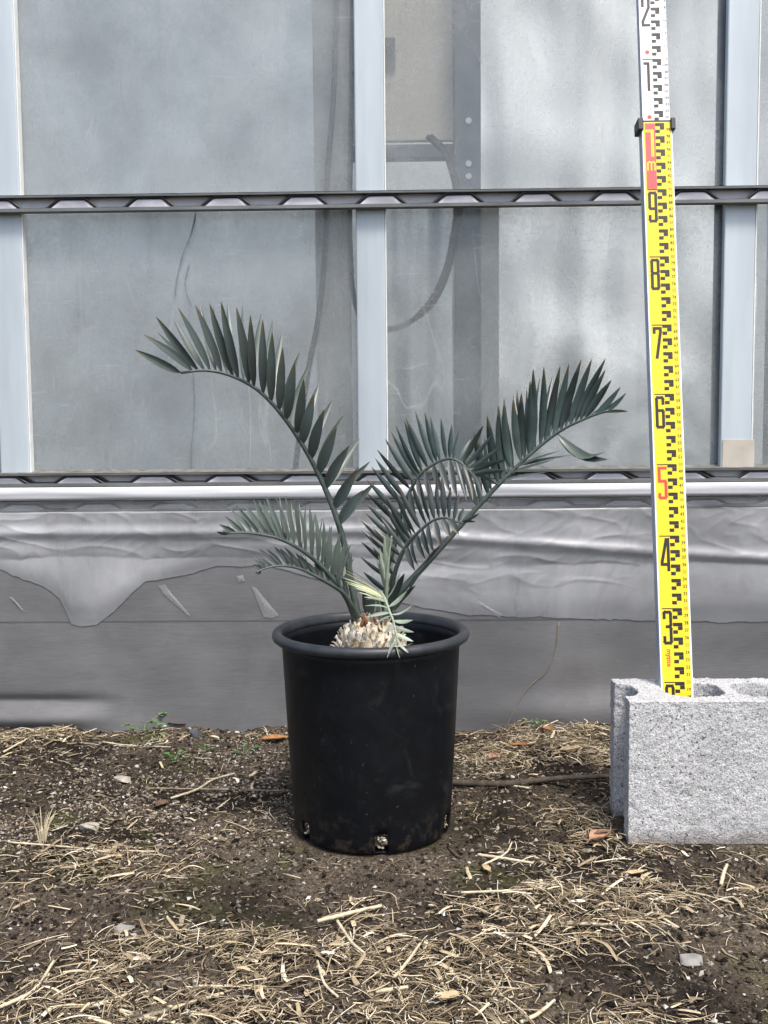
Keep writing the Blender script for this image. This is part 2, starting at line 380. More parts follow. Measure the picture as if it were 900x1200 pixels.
M['clamp'] = simple('black_plastic_clamp', (.020, .020, .021), .5, 0, .3, 70)

# ------------------------------------------------------------------ ground
POT = Vector((atY(437, 990, 1.314).x, 1.314, 0)); POT_R = .105
BLK = Vector((G(737, 990).x, 1.242, 0)); BLK_A = R(-1.5)
def hgt(x, y):
    h = .010 * noise.noise((x*5, y*5, 1.7)) + .006 * noise.noise((x*16, y*16, 4.2)) + .0050 * noise.noise((x*45, y*45, 7.7)) + .0042 * noise.noise((x*120, y*120, 2.2))
    h -= .006
    d = math.hypot(x - POT.x, y - POT.y) - .118
    k = min(1, max(0, d / .07))
    bx = max(BLK.x - x, x - BLK.x - .39, 0); by = max(BLK.y - y, y - BLK.y - .12, 0)
    k = min(k, min(1, max(0, (math.hypot(bx, by) - .004) / .06)))
    h = h * k - .0015
    if abs(x) > 3 or y < -2 or y > 5: h = -.006
    return h
def lines(a, b, step, far):
    t = list(np.arange(a, b + 1e-6, step)); d = step; lo, hi = t[0], t[-1]; L = []; Hh = []
    while hi < far or lo > -far:
        d *= 1.7; lo -= d; hi += d; L.append(max(lo, -far)); Hh.append(min(hi, far))
    return sorted(set(L)) + t + sorted(set(Hh))
gx = lines(-.80, .80, .0042, 60); gy = lines(.80, 1.84, .0042, 60)
gv = [(x, y, hgt(x, y)) for y in gy for x in gx]; nx = len(gx)
gf = [(j*nx+i, j*nx+i+1, (j+1)*nx+i+1, (j+1)*nx+i) for j in range(len(gy)-1) for i in range(nx-1)]
ground = mesh_obj('ground', gv, gf, M['soil'], smooth=True); tag(ground, 'dark bare soil with mossy and gravelly patches in front of the greenhouse', 'ground', kind='structure')

# ------------------------------------------------------------------ greenhouse wall
gh = empty('greenhouse', wp(0, 0, 0)); tag(gh, 'greenhouse side wall of cloudy plastic film on pale steel posts', 'greenhouse')
SL, SR, TOP = -1.6, 1.6, 2.25
zb1 = W(450, 242.5, .04)[1]; zt1 = W(450, 223.5, .04)[1]
zb2 = W(450, 567, .04)[1]; zt2 = W(450, 554, .04)[1]
zr0 = W(450, 584.5, .05)[1]; zr1 = zb2
zb3 = W(450, 598, .04)[1]
def film(name, z0, z1, mat, amp=.003, seed=0, n0=0.0, parent=gh):
    b = MB()
    def fn(u, v):
        s = SL + (SR-SL)*u; z = z0 + (z1-z0)*v
        e = math.sin(math.pi*v)
        return wp(s, n0 + amp * e * noise.noise((s*3.1+seed, z*2.2, seed)) + amp*.5*e*noise.noise((s*9+seed, z*5, seed+3)), z)
    b.grid(90, 30, fn); return b.build(name, mat, parent, smooth=True)
film('film_sheet', zt1 - .004, TOP, M['film_up'], .006, 1.3)
film('film_sheet', zt2 - .004, zb1 + .004, M['film_lo'], .006, 7.9)

def post(x0, x1, yy, mat, n0=.0035, n1=.0195, z0=.0, z1=TOP, name='post'):
    s0 = W(x0, yy, n1)[0]; s1 = W(x1, yy, n1)[0]
    b = MB().wbox(s0, s1, n0, n1, z0, z1); o = b.build(name, mat, gh); bevel(o, .0025); return s0, s1, o
for (x0, x1) in ((-9, 26), (417.3, 451.5), (848.5, 885)):
    s0, s1, o = post(x0, x1, 300, M['post'])
    MB().wbox(s1 + .0002, s1 + .0022, .004, .0190, 0, TOP).build('post_edge', M['post_edge'], o)
    # self-drilling screws
    for px_y in ():
        z = W(450, px_y + 12, .02)[1]; c = wp(s0 + (s1-s0)*.55, .0195, z); b = MB()
        b.tube([c, c + WN*.0018], .0032, 6); b.build('screw', M['channel'], o)
# tan tape at the foot of one post, steel side strip beside it
s0, s1, o = post(846.5, 884, 535, M['foot'], .0202, .0212, zt2 + .0, W(860, 515, .02)[1], 'tape')
post(836.5, 848.0, 300, M['inner_post'], -.006, .0025 - .004, 0, TOP, 'side_strip')

# lock channels with zigzag spring wire
PER = 87.3 / F * YW
def zig(s, ph):      # 0 bottom .. 1 top trapezoid wave
    t = ((s / PER + ph) % 1.0)
    if t < .33: return 1.0
    if t < .50: return 1 - (t-.33)/.17
    if t < .83: return 0.0
    return (t-.83)/.17
def lock_channel(z0, z1, ph, liner, wire_mat, hem=True, n_back=.0207, n_front=.040):
    b = MB(); b.wbox(SL, SR, n_back, n_back + .002, z0, z1)
    b.wbox(SL, SR, n_back + .0022, n_front, z0, z0 + .0022); b.wbox(SL, SR, n_front - .0025, n_front - .0002, z0 + .0023, z0 + .0058)
    b.wbox(SL, SR, n_back + .0022, n_front, z1 - .0022, z1); b.wbox(SL, SR, n_front - .0025, n_front - .0002, z1 - .0034, z1 - .0023)
    ch = b.build('lock_channel', M['channel'], gh)
    zi0, zi1 = z0 + .0052, z1 - .0046
    # film pressed into the channel: bulges below the wire, sunk above it
    g = MB(); ns, nz = 900, 9
    def fn(u, v):
        s = SL + .002 + (SR-SL-.004)*u; k = zig(s, ph); zz = z0 + .003 + (z1-z0-.006)*v
        lim = zi0 + (zi1-zi0)*k
        d = (lim - zz)/(zi1-zi0)
        bulge = max(0, min(1, d*4)) * (.5+.5*min(1, max(0, 1-d*.4)))
        return wp(s, n_back + .0036 + .0105*bulge + .0012*noise.noise((s*30, zz*60, ph)), zz)
    g.grid(ns, nz, fn); g.build('film_fold', liner, ch, smooth=True)
    pts = []; s = SL + .01
    while s < SR - .01:
        k = zig(s, ph)
        pts.append(wp(s + .0006*noise.noise((s*40, 0, ph)), n_front - .006, zi0 + (zi1-zi0)*k + .0007*noise.noise((s*25, 3, ph)))); s += .006
    MB().tube(pts, .0027, 6).build('spring_wire', wire_mat, ch, smooth=True)
    return ch
def phase(px, py):   # px of the left end of a top run
    s = W(px, py, .034)[0]; return (-s / PER) % 1.0
c1 = lock_channel(zb1, zt1, phase(70, 232), M['film_fold'], M['wire'])
c2 = lock_channel(zb2 - .0005, zt2 + .003, phase(77, 558), M['film_fold'], M['wire'])
c3 = lock_channel(zb3, zr0 - .001, phase(100, 590), M['film_fold'], M['wire'], n_front=.037)
# extra out-of-step wire run, added as dark stand-in for shade under the hem
pts = []; s = SL + .01
while s < SR - .01:
    k = zig(s, phase(84, 558)); pts.append(wp(s, .0305, zb2 + .006 + (zt2 - zb2 - .009)*k + .001*noise.noise((s*15, 9, 2)))); s += .006
MB().tube(pts, .0024, 6).build('spring_wire', M['wire'], c2, smooth=True)
# dirty folded hems of the film above each channel
for (z, ph, h) in ((zt1, 2.0, .0045), (zt2 + .003, 6.0, .004)):
    b = MB()
    def fn(u, v):
        s = SL + (SR-SL)*u
        e = (1 + .35*noise.noise((s*14, ph, 0)) + .3*noise.noise((s*60, ph, 3)))
        if v < .34: return wp(s, .0215 + .019*(1 - v/.34)*1.0, z + .0006 + .001*e*(v/.34))
        q = (v-.34)/.66
        return wp(s, .0215*(1-q) + .0022*q + .0008*noise.noise((s*40, q, ph)), z + .0016 + h*e*q)
    b.grid(700, 8, fn); b.build('film_hem', M['lip_dirt'], gh, smooth=True)
# film-wrapped rail between the two lower channels
b = MB()
prof = [(.0208, zr0), (.044, zr0 + .0006), (.049, zr0 + .004), (.0505, (zr0+zr1)/2), (.049, zr1 - .0055), (.044, zr1 - .002), (.0208, zr1 - .0012)]
def fn(u, v):
    s = SL + (SR-SL)*u; i = v*(len(prof)-1); k = min(int(i), len(prof)-2); t = i-k
    n_ = prof[k][0]*(1-t)+prof[k+1][0]*t; z = prof[k][1]*(1-t)+prof[k+1][1]*t
    a = math.sin(math.pi*v)
    return wp(s, n_ + .0014*a*noise.noise((s*7, v*6, 1)), z + .0008*a*noise.noise((s*5, v*3, 8)))
b.grid(260, 19, fn); b.build('rail', M['rail'], gh, smooth=True)

# woven tarp skirt down to the ground
z_t1 = zb3 + .004
def tarp_n(s, z):
    q = 1 - z / z_t1                     # 0 top, 1 ground
    n_ = .024 + .012*math.sin(q*3.0)
    n_ += .018 * max(0, (q-.55)/.45)**2
    n_ += .003*noise.noise((s*2.2, z*7, 4)) + .0012*noise.noise((s*8, z*22, 9))
    # slumped roll at the bottom left
    k = max(0, min(1, (-s - .47)/.16)); k = k*k*(3-2*k)
    n_ += k*(.016*math.exp(-((z-.012)/.018)**2) - .009*math.exp(-((z-.042)/.010)**2))
    n_ += .010*math.exp(-((z-.02)/.03)**2)*max(0, min(1, (s-.1)/.2))
    return n_
b = MB(); b.grid(240, 90, lambda u, v: wp(SL+(SR-SL)*u, tarp_n(SL+(SR-SL)*u, -.03+(z_t1+.03)*v), -.03+(z_t1+.03)*v))
tarp = b.build('tarp_skirt', M['tarp'], gh, smooth=True)
# hanging film flap over the tarp
zf0 = W(450, 725, .04)[1]
def flap_n(s, z):
    q = (zb3 - z)/(zb3 - zf0)
    base = tarp_n(s, z) + .004
    if z > zb3: return .0405 + .0015*noise.noise((s*6, z*30, 2))
    tilt = .075*max(0, s+.05)
    f1 = math.exp(-((z - (W(450, 622, .04)[1] - tilt))/.010)**2)
    f2 = math.exp(-((z - (W(450, 660, .04)[1] - tilt*.4))/.016)**2)
    nn = .0415 + .006*f1*(1+.7*noise.noise((s*1.7, 0, 3))) - .005*f2 - .006*q + .003*noise.noise((s*2.4, z*9, 5)) + .002*noise.noise((s*6, z*30, 8))
    wr = 1-abs(noise.noise((s*9+z*14, z*30, 6)))*2.2; w2 = 1-abs(noise.noise((s*22-z*20, z*26, 2)))*2.4     # sharp creases
    nn += .0012*max(0, wr)**3 + .0007*max(0, w2)**3
    return max(base, nn)
def flap(x0, x1, yb, name, mat, top):
    s0, s1 = W(x0, 660, .04)[0], W(x1, 660, .04)[0]; b = MB()
    def fn(u, v):
        s = s0+(s1-s0)*u
        px = x0+(x1-x0)*u
        zb = W(450, yb(px), .04)[1]; z = zb + (top-zb)*v
        k_ = min(1, .12+v/.45); k_ = k_*k_*(3-2*k_); b_ = tarp_n(s, z)+.0016
        return wp(s, b_+(flap_n(s, z)-b_)*k_, z)
    nu_ = int((x1-x0)/2)+2
    b.grid(nu_, 100, fn); o = b.build(name, mat, gh, smooth=True)
    at = o.data.attributes.new('along', 'FLOAT', 'POINT'); at.data.foreach_set('value', [j/99 for j in range(100) for i in range(nu_)]); return o
def lerp_pts(P):
    def f(x):
        if x <= P[0][0]: return P[0][1]
        for (a, ya), (b_, yb_) in zip(P, P[1:]):
            if x <= b_: return ya + (yb_-ya)*(x-a)/(b_-a)
        return P[-1][1]
    return f
jag = lambda f, a, k: (lambda x: f(x) + a*noise.noise((x/k, 0, 5)) + a*.5*noise.noise((x/k*4, 2, 5)))
flap(-300, 1250, jag(lerp_pts([(-300, 672), (0, 662), (30, 676), (55, 684), (75, 700), (88, 730), (100, 733), (118, 731), (150, 705), (178, 680), (230, 672), (262, 662), (330, 664), (420, 690), (500, 712), (560, 721), (700, 727), (860, 731), (1250, 734)]), 2.2, 30), 'film_flap', M['film_skirt'], zb3 + .0015)
b = MB(); b.grid(200, 4, lambda u, v: wp(SL+(SR-SL)*u, .0412+.0015*noise.noise((u*40, v*2, 2)), zb3+.0025+(zr0-zb3-.0035)*v)); b.build('cover_film', M['film_wet'], gh, smooth=True)
# clinging scraps of film lower on the tarp
def scrap(pts, nrm=.002):
    P = [W(x, y, .045) for x, y in pts]; c = (sum(p[0] for p in P)/len(P), sum(p[1] for p in P)/len(P)); b = MB()
    vs = [wp(c[0], tarp_n(*c)+nrm+.001, c[1])] + [wp(p[0], tarp_n(*p)+nrm, p[1]) for p in P]
    b.add(vs, [(0, i+1, (i+1) % len(P)+1) for i in range(len(P))]); b.build('film_scrap', M['film_wet'], gh)
scrap([(294, 688), (299, 690), (326, 722), (318, 725), (308, 724)])
scrap([(184, 687), (192, 686), (196, 692), (222, 722), (219, 722), (190, 697)])
scrap([(8, 700), (12, 700), (26, 716), (23, 716)])
scrap([(276, 676), (284, 675), (286, 682), (278, 683)])
scrap([(548, 704), (556, 700), (590, 722), (585, 724)]); scrap([(598, 690), (603, 680), (612, 716), (600, 722)])
# seam across the tarp
b = MB()
for i in range(60):
    sa, sb = SL + (SR-SL)*i/60, SL + (SR-SL)*(i+1)/60
    za = W(450, 727.5, .045)[1]
    f = lambda s, z: wp(s, tarp_n(s, z)+.0012, z)
    b.add([f(sa, za-.0006), f(sb, za-.0006), f(sb, za+.0006), f(sa, za+.0006)], [(0, 1, 2, 3)])
b.build('seam', M['stone_dark'], tarp)

# inside of the greenhouse, seen through the film
def inner_box(x0, x1, y0, y1, n1, d, mat, name, parent=gh, bev=.002, loc=None):
    a = W(x0, y1, n1); c = W(x1, y0, n1)
    o = MB().wbox(a[0], c[0], n1-d, n1, max(0, a[1]), c[1]).build(name, mat, parent, loc=loc); bevel(o, bev); return o
inner_box(534.5, 563, -400, 900, -.07, .05, M['inner_post'], 'inner_post')
inner_box(564, 585, 236, 900, -.05, .004, M['inner_strip'], 'inner_bar')
inner_box(378, 403, -400, 900, -.06, .02, M['inner_strip'], 'inner_bar')
inner_box(896, 930, -400, 900, -.06, .05, M['inner_strip'], 'inner_bar')
for py in (142, 192, 207):
    a = W(549, py, -.07); c = wp(a[0], -.07, a[1]); MB().tube([c, c + WN*.004], .006, 8).build('bolt', M['post_edge'], gh)
o = inner_box(402, 540, -260, 166, -.12, .015, M['beige'], 'wall_board', None, loc=tuple(wp(0, -.12, 1.0))); tag(o, 'beige board hanging inside the greenhouse behind the film', 'board')
o = inner_box(403, 536, 168, 186, -.115, .03, M['inner_post'], 'cross_bar')
sw = empty('wall_switch', wp(*([W(456, 62, -.10)[0], -.10, W(456, 62, -.10)[1]]))); tag(sw, 'small dark switch box on the beige board', 'switch')
a = W(449, 80, -.10); c = W(463, 43, -.10)
bevel(MB().wbox(a[0], c[0], -.1195, -.10, a[1], c[1]).build('housing', M['switch'], sw), .003)
a = W(453, 72, -.097); c = W(460, 55, -.097); bevel(MB().wbox(a[0], c[0], -.0998, -.096, a[1], c[1]).build('toggle', M['cable'], sw), .001)
def icable(pts, n_, rad, label):
    P = []
    for x, y in pts:
        a = W(x, y, n_); P.append(wp(a[0], n_, a[1]))
    o = MB().tube(spline(P, 60), rad, 7).build('hanging_cable', M['cable'], None, loc=tuple(P[0]), smooth=True); tag(o, label, 'cable', 'cables inside the greenhouse')
icable([(393, -150), (394, 0), (391, 110), (384, 200), (382, 270), (378, 330), (372, 380), (362, 430), (352, 500), (345, 560)], -.035, .0055, 'thin grey cable hanging straight down beside the centre post inside the film')
icable([(500, 160), (520, 178), (530, 205), (535, 235), (531, 275), (522, 315), (505, 352), (480, 378), (455, 386), (430, 384), (415, 350), (411, 300), (410, 240), (412, 100), (414, -100)], -.035, .0050, 'grey cable sagging in a loop between the centre post and inner post')
icable([(505, 158), (526, 180), (535, 210), (540, 240), (535, 280), (525, 322), (508, 356), (484, 376), (460, 384), (432, 380)], -.040, .0034, 'slim second cable running along the sagging cable loop')
b = MB(); b.add([wp(-5, -2.6, 0), wp(5, -2.6, 0), wp(5, -2.6, 4.2), wp(-5, -2.6, 4.2)], [(0, 1, 2, 3)]); b.build('back_wall_sheet', M['inner_wall'], gh)
b = MB(); b.add([wp(-5, .02, TOP), wp(5, .02, TOP), wp(5, -2.6, 4.19), wp(-5, -2.6, 4.19)], [(0, 1, 2, 3)]); b.build('roof_film', M['film_roof'], gh)
for (xa, xb, ya, yb_, nn_, mt_) in ((-40, 372, -700, 900, -1.3, 'dark_sheet'), (455, 530, 240, 900, -1.2, 'dark_sheet')):  # added sheets, put in to make the panes before them darker
    a_, c_ = W(xa, yb_, nn_), W(xb, ya, nn_); b = MB()
    b.grid(24, 24, lambda u, v: wp(a_[0]+(c_[0]-a_[0])*u, nn_+.05*noise.noise((u*4, v*2, xa)), .02+(c_[1]-.02)*v)); b.build('dimming_sheet', M[mt_], gh, smooth=True)
sa_, sb_ = W(560, 300, -1.9)[0], W(870, 300, -1.9)[0]; b = MB()  # added pale sheet, put in to brighten the right pane
b.grid(60, 60, lambda u, v: wp(sa_+(sb_-sa_+.05)*u, -1.9+.06*noise.noise((u*9, v*2.5, 1))+.04*noise.noise((u*5+v*3, v*9, 4)), .02+2.6*v)); b.build('brightening_sheet', M['pale_sheet'], gh, smooth=True)
# dark drip stain running down the lower film
for pl, wd in (([(230, 250), (224, 275), (214, 300), (207, 330), (205, 350)], .0016), ([(222, 310), (217, 330), (219, 345), (224, 360)], .0012), ([(226, 436), (228, 470), (227, 500), (224, 530), (225, 552)], .0013)):
    P = [Vector((W(x, y, .006)[0], 0, W(x, y, .006)[1])) for x, y in pl]; Q = spline(P, 26); b = MB()
    for i in range(len(Q)-1):
        w0 = wd*(.7+.8*noise.noise((i*.6, wd*999, 1))); b.add([wp(Q[i].x-w0, .0072, Q[i].z), wp(Q[i].x+w0, .0072, Q[i].z), wp(Q[i+1].x+w0, .0072, Q[i+1].z), wp(Q[i+1].x-w0, .0072, Q[i+1].z)], [(0, 1, 2, 3)])
    b.build('drip_stain', M['inner_post'], gh)

# ------------------------------------------------------------------ pot
PC = POT
pot = empty('plant_pot', PC); tag(pot, 'deep round black plastic nursery pot with thick rolled rim', 'pot')
PZ = .272
def lathe(prof, seg, skip=None):
    vs = []; fs = []
    for j in range(seg):
        a = 2*math.pi*j/seg
        for r_, z in prof: vs.append((PC.x + r_*math.sin(a), PC.y - r_*math.cos(a), z))
    k = len(prof)
    for j in range(seg):
        for i in range(k-1):
            if skip and skip(j, i): continue
            fs.append((j*k+i, ((j+1) % seg)*k+i, ((j+1) % seg)*k+i+1, j*k+i+1))
    return vs, fs
SEG = 160
prof = [(.0, .004), (.090, .003), (.0995, .0005), (.1040, .002), (.1068, .006)]
z0_, z1_ = .006, .262
for i in range(1, 23): prof.append((.1068 + (.1205-.1068)*(i/22)**.92, z0_ + (z1_-z0_)*i/22))
slots = [int((SEG*(a % 360)/360)) for a in (4, 63, -57, 123, -117, 184)]
def skip(j, i):
    return 2 <= i <= 5 and any((j - s_) % SEG in (0, 1, 2, 3) for s_ in slots)
v, f = lathe(prof, SEG, skip)
body = mesh_obj('body', v, f, M['pot'], pot, smooth=True)
so_ = body.modifiers.new('wall', 'SOLIDIFY'); so_.thickness = .0022; so_.offset = -1
rp = [(.1185, .2595), (.1225, .2585), (.1285, .2592), (.1322, .2620), (.1335, .2660), (.1325, .2700), (.1295, .2728), (.1255, .2735), (.1222, .2722), (.1200, .2695), (.1185, .264), (.1180, .2600)]
v, f = lathe(rp + [rp[0]], SEG); rimo = mesh_obj('rim', v, f, M['rim'], pot, smooth=True)
# soil fill
sp = [(0, .216), (.05, .2165), (.1120, .215), (.1030, .012), (.0, .011)]
v, f = lathe(sp, 64); psoil = mesh_obj('potting_soil', v, f, M['potsoil'], None, tuple(PC)); tag(psoil, 'dark gritty potting soil filling the black pot around the bulb', 'soil')
def blobs(P, size, seed=1, flat=.7):
    """many small irregular grains as one mesh (8 triangles each)"""
    r_ = np.random.default_rng(seed); n_ = len(P); P = np.array(P)
    base = np.array([(1,0,0),(-1,0,0),(0,1,0),(0,-1,0),(0,0,1),(0,0,-1)], float)
    tri = np.array([(0,2,4),(2,1,4),(1,3,4),(3,0,4),(2,0,5),(1,2,5),(3,1,5),(0,3,5)])
    sc = np.array(size)[:, None, None] * r_.uniform(.55, 1.3, (n_, 6, 1)); V = base[None]*sc; V[:, :, 2] *= flat
    a = r_.uniform(0, 6.28, n_); t = r_.uniform(-.6, .6, n_)
    ca, sa, ct, st = np.cos(a), np.sin(a), np.cos(t), np.sin(t)
    x, y, z = V[..., 0], V[..., 1], V[..., 2]
    y2 = y*ct[:, None]-z*st[:, None]; z2 = y*st[:, None]+z*ct[:, None]
    V = np.stack([x*ca[:, None]-y2*sa[:, None], x*sa[:, None]+y2*ca[:, None], z2], -1)+P[:, None, :]
    F_ = (tri[None]+6*np.arange(n_)[:, None, None]).reshape(-1, 3)
    return V.reshape(-1, 3), F_
def np_obj(name, V, F_, mat, parent=None, smooth=False):
    me = bpy.data.meshes.new(name); me.vertices.add(len(V)); k = F_.shape[1]
    if parent: V = V - np.array(ORI[parent.name])
    me.vertices.foreach_set('co', V.astype(np.float32).ravel()); me.loops.add(F_.size); me.polygons.add(len(F_))
    me.loops.foreach_set('vertex_index', F_.astype(np.int32).ravel())
    me.polygons.foreach_set('loop_start', np.arange(0, F_.size, k, dtype=np.int32)); me.polygons.foreach_set('loop_total', np.full(len(F_), k, dtype=np.int32))
    me.polygons.foreach_set('use_smooth', np.full(len(F_), smooth)); me.update(calc_edges=True); me.validate()
    me.materials.append(mat); o = bpy.data.objects.new(name, me); COL.objects.link(o)
    if parent: o.parent = parent
    return o
P = []; sz = []
for _ in range(1500):
    r_ = .111*math.sqrt(random.random()); a = random.uniform(0, 6.28); P.append((PC.x+r_*math.cos(a), PC.y+r_*math.sin(a), .2165)); sz.append(random.uniform(.001, .0032))
for s_ in slots:                                    # pale grit showing in the drainage slots
    for _ in range(60):
        a = 2*math.pi*(s_+2+random.uniform(-2, 2))/SEG; z = random.uniform(.010, .05); r_ = .1030+.010*z/.2
        P.append((PC.x+r_*math.sin(a), PC.y-r_*math.cos(a), z)); sz.append(random.uniform(.0012, .0036))
V, F_ = blobs(P, sz, 3); o = np_obj('soil_grit', V, F_, M['grit'], psoil); o['kind'] = 'stuff'

# ------------------------------------------------------------------ cycad
CB = atY(434, 745, PC.y); CX = CB.x
cy = empty('cycad', (CX, PC.y, .212)); tag(cy, 'blue-green cycad with stiff arching fronds growing in the black pot', 'plant')
# caudex with dry leaf bases
vs = []; fs = []
for j in range(17):
    ph = math.pi*j/16
    for i in range(32):
        a = 2*math.pi*i/32; r_ = .046*math.sin(ph)**.8
        vs.append((CX+r_*math.cos(a), PC.y+r_*math.sin(a), .235+.043*math.cos(ph)))
fs = [(j*32+i, (j+1)*32+i, (j+1)*32+(i+1) % 32, j*32+(i+1) % 32) for j in range(16) for i in range(32)]
caud = mesh_obj('caudex', vs, fs, M['core'], cy, smooth=True)
def scale_mesh(k):
    r_ = random.Random(k); b = MB()
    L, Wd, T = r_.uniform(.010, .018), r_.uniform(.0032, .0065), r_.uniform(.0009, .0020)
    st = [(-.15, .75, 1), (.15, 1.0, 1), (.5, .95, .9), (.8, .62, .6), (1.0, .22+.3*r_.random(), .25)]
    vs = []; 
    for (t, w_, h) in st:
        lift = r_.uniform(.3,1.6)*.004*t*t + r_.uniform(-.0010, .0010)
        for sx, sz_ in ((-1, 0), (-.45, 1), (.45, 1), (1, 0), (.3, -.6), (-.3, -.6)):
            vs.append((sx*Wd*w_*r_.uniform(.70, 1.25), t*L, lift + sz_*T*h*.7))
    n_ = len(st); fs = [(i*6+j, i*6+(j+1) % 6, (i+1)*6+(j+1) % 6, (i+1)*6+j) for i in range(n_-1) for j in range(6)]
    fs += [tuple(range(5, -1, -1)), tuple((n_-1)*6+j for j in range(6))]
    me = bpy.data.meshes.new('leaf_base'); me.from_pydata(vs, [], fs); me.materials.append(M['scale'])
    me.polygons.foreach_set('use_smooth', [True]*len(me.polygons)); me.update(); return me
SM = [scale_mesh(k) for k in range(16)]
rows = [(1.62, 24), (1.46, 26), (1.30, 26), (1.15, 26), (1.0, 25), (.86, 24), (.72, 21), (.58, 18), (.44, 14), (.30, 9), (.16, 5)]
for ri, (ph, cnt) in enumerate(rows):
    for i in range(cnt):
        a = 2*math.pi*(i+.5*(ri % 2)+random.uniform(-.22, .22))/cnt; p_ = ph+random.uniform(-.06, .06)
        nrm = Vector((math.sin(p_)*math.cos(a), math.sin(p_)*math.sin(a), math.cos(p_)*1.05)).normalized()
        pos = Vector((.046*math.sin(p_)**.8*math.cos(a), .046*math.sin(p_)**.8*math.sin(a), .023+.043*math.cos(p_)))
        upv = (Vector((0, 0, 1)) - nrm*nrm.z); 
        if upv.length < .05: upv = Vector((1, 0, 0))
        upv.normalize(); upv = (upv*math.cos(.0) + nrm*random.uniform(.0, .85)).normalized()
        if random.random() < .55: upv = (Matrix.Rotation(random.uniform(-1.1, 1.1), 3, nrm) @ upv)
        zax = (nrm - upv*nrm.dot(upv)).normalized(); xax = upv.cross(zax)
        o = bpy.data.objects.new('leaf_base', SM[random.randrange(16)]); COL.objects.link(o); o.parent = caud
        k = random.uniform(.72, 1.12)
        o.matrix_local = Matrix((( xax.x*k, upv.x*k, zax.x*k, pos.x), (xax.y*k, upv.y*k, zax.y*k, pos.y), (xax.z*k, upv.z*k, zax.z*k, pos.z), (0, 0, 0, 1)))
for (x, y) in ((424, 731), (429, 729), (441, 731)):
    p = atY(x, y, PC.y-.022); b = MB(); b.tube([p+Vector((0, .004, -.008)), p, p+Vector((random.uniform(-.004, .004), 0, .008)), p+Vector((random.uniform(-.006, .006), 0, .013))], [.0022, .0026, .0018, .0005], 6); b.build('bud_scale', M['red'], cy, smooth=True)

LEAFN = [0]
def leaflet(base, tip, wdir, width, mat, parent, curve=.06, twist=0.0, cdir=None, point=1.0):
    base = Vector(base); tip = Vector(tip); d = tip-base; L = d.length; dn = d/L
    wv = wdir - dn*wdir.dot(dn)
    if wv.length < 1e-4: wv = dn.orthogonal()
    wv.normalize(); wv = Matrix.Rotation(twist, 3, dn) @ wv
    nv = dn.cross(wv)
    cv = cdir if cdir is not None else nv
    prof = [(0, .16), (.04, .34), (.12, .66), (.25, .92), (.40, 1.0), (.56, .93), (.72, .72), (.86, .43), (.95, .20), (1.0, .03)]
    vs = []; al = []
    tw = random.uniform(-.25, .25)
    for t, w_ in prof:
        c = base + d*t + cv*(L*curve*math.sin(math.pi*t**.8)) ; ww = Matrix.Rotation(tw*t, 3, dn) @ wv; n2 = dn.cross(ww)
        hw = width*.5*w_
        vs += [c - ww*hw + n2*hw*.32, c - ww*hw*.5 + n2*hw*.10, c - n2*hw*.04, c + ww*hw*.5 + n2*hw*.10, c + ww*hw + n2*hw*.32]; al += [t]*5
    n_ = len(prof); fs = [(i*5+j, i*5+j+1, (i+1)*5+j+1, (i+1)*5+j) for i in range(n_-1) for j in range(4)]
    o = mesh_obj('leaflet', vs, fs, mat, parent, smooth=True)
    at = o.data.attributes.new('along', 'FLOAT', 'POINT'); at.data.foreach_set('value', al)
    LEAFN[0] += 1; return o
DIR0 = PC.y
def frond(rach, r0, r1, rows, mat, rmat=None, label=None):
    """rach: (px, py, depth offset); rows: list of (keys [(bx,by,tx,ty)...], count, tip depth offset, width px, curve)"""
    P = [atY(x, y, DIR0+d) for x, y, d in rach]; Q = spline(P, 60)
    b = MB().tube(Q, [r0+(r1-r0)*i/59 for i in range(60)], 7); fr = b.build('frond', rmat or M['rachis'], cy, smooth=True)
    if label: fr['label'] = label
    # pixel position of each rachis sample, to look keys up
    pix = [proj(q) for q in Q]
    for row in rows:
        keys, cnt, dz, wpx, curve = row[:5]; m_ = row[5] if len(row) > 5 else mat; base_d = row[6] if len(row) > 6 else 0
        for k in range(cnt):
            t = k/(cnt-1)*(len(keys)-1) if cnt > 1 else 0; i = min(int(t), len(keys)-2) if len(keys) > 1 else 0; u = t-i
            if len(keys) > 1: bx, by, tx, ty = [keys[i][q]*(1-u)+keys[i+1][q]*u for q in range(4)]
            else: bx, by, tx, ty = keys[0]
            j = min(range(60), key=lambda q: (pix[q][0]-bx)**2+(pix[q][1]-by)**2)
            base = Q[j]; T = (Q[min(j+1, 59)]-Q[max(j-1, 0)]).normalized()
            frac = k/max(1, cnt-1)
            ddz = dz(frac) if callable(dz) else dz
            tx += random.uniform(-2.2, 2.2); ty += random.uniform(-2.5, 2.5)
            tip = atY(tx, ty, base.y+ddz*random.uniform(.8, 1.2))
            ww = wpx(frac) if callable(wpx) else wpx
            wm = ww/F*base.y*random.uniform(.92, 1.08)
            leaflet(base + (tip-base).normalized()*r1*.5, tip, T, wm, m_, fr, curve*random.uniform(.6, 1.4)*(1 if ddz < 0 else -1), random.uniform(-.42, .42), None)
    return fr
def proj(p):
    d = Vector(p)-CP; z = d.dot(fwd); return (450+F*d.dot(rt)/z, 600-F*d.dot(up)/z)
def kx(keys, dx0, dy0, sc, dx1=None, dy1=None):
    """copy of a key row with tips shifted and shortened: the far row of leaflets"""
    n_ = len(keys); out = []
    for i, (bx, by, tx, ty) in enumerate(keys):
        f_ = i/max(1, n_-1); ax = dx0+((dx1 if dx1 is not None else dx0)-dx0)*f_; ay = dy0+((dy1 if dy1 is not None else dy0)-dy0)*f_
        out.append((bx, by, bx+(tx-bx)*sc+ax, by+(ty-by)*sc+ay))
    return out

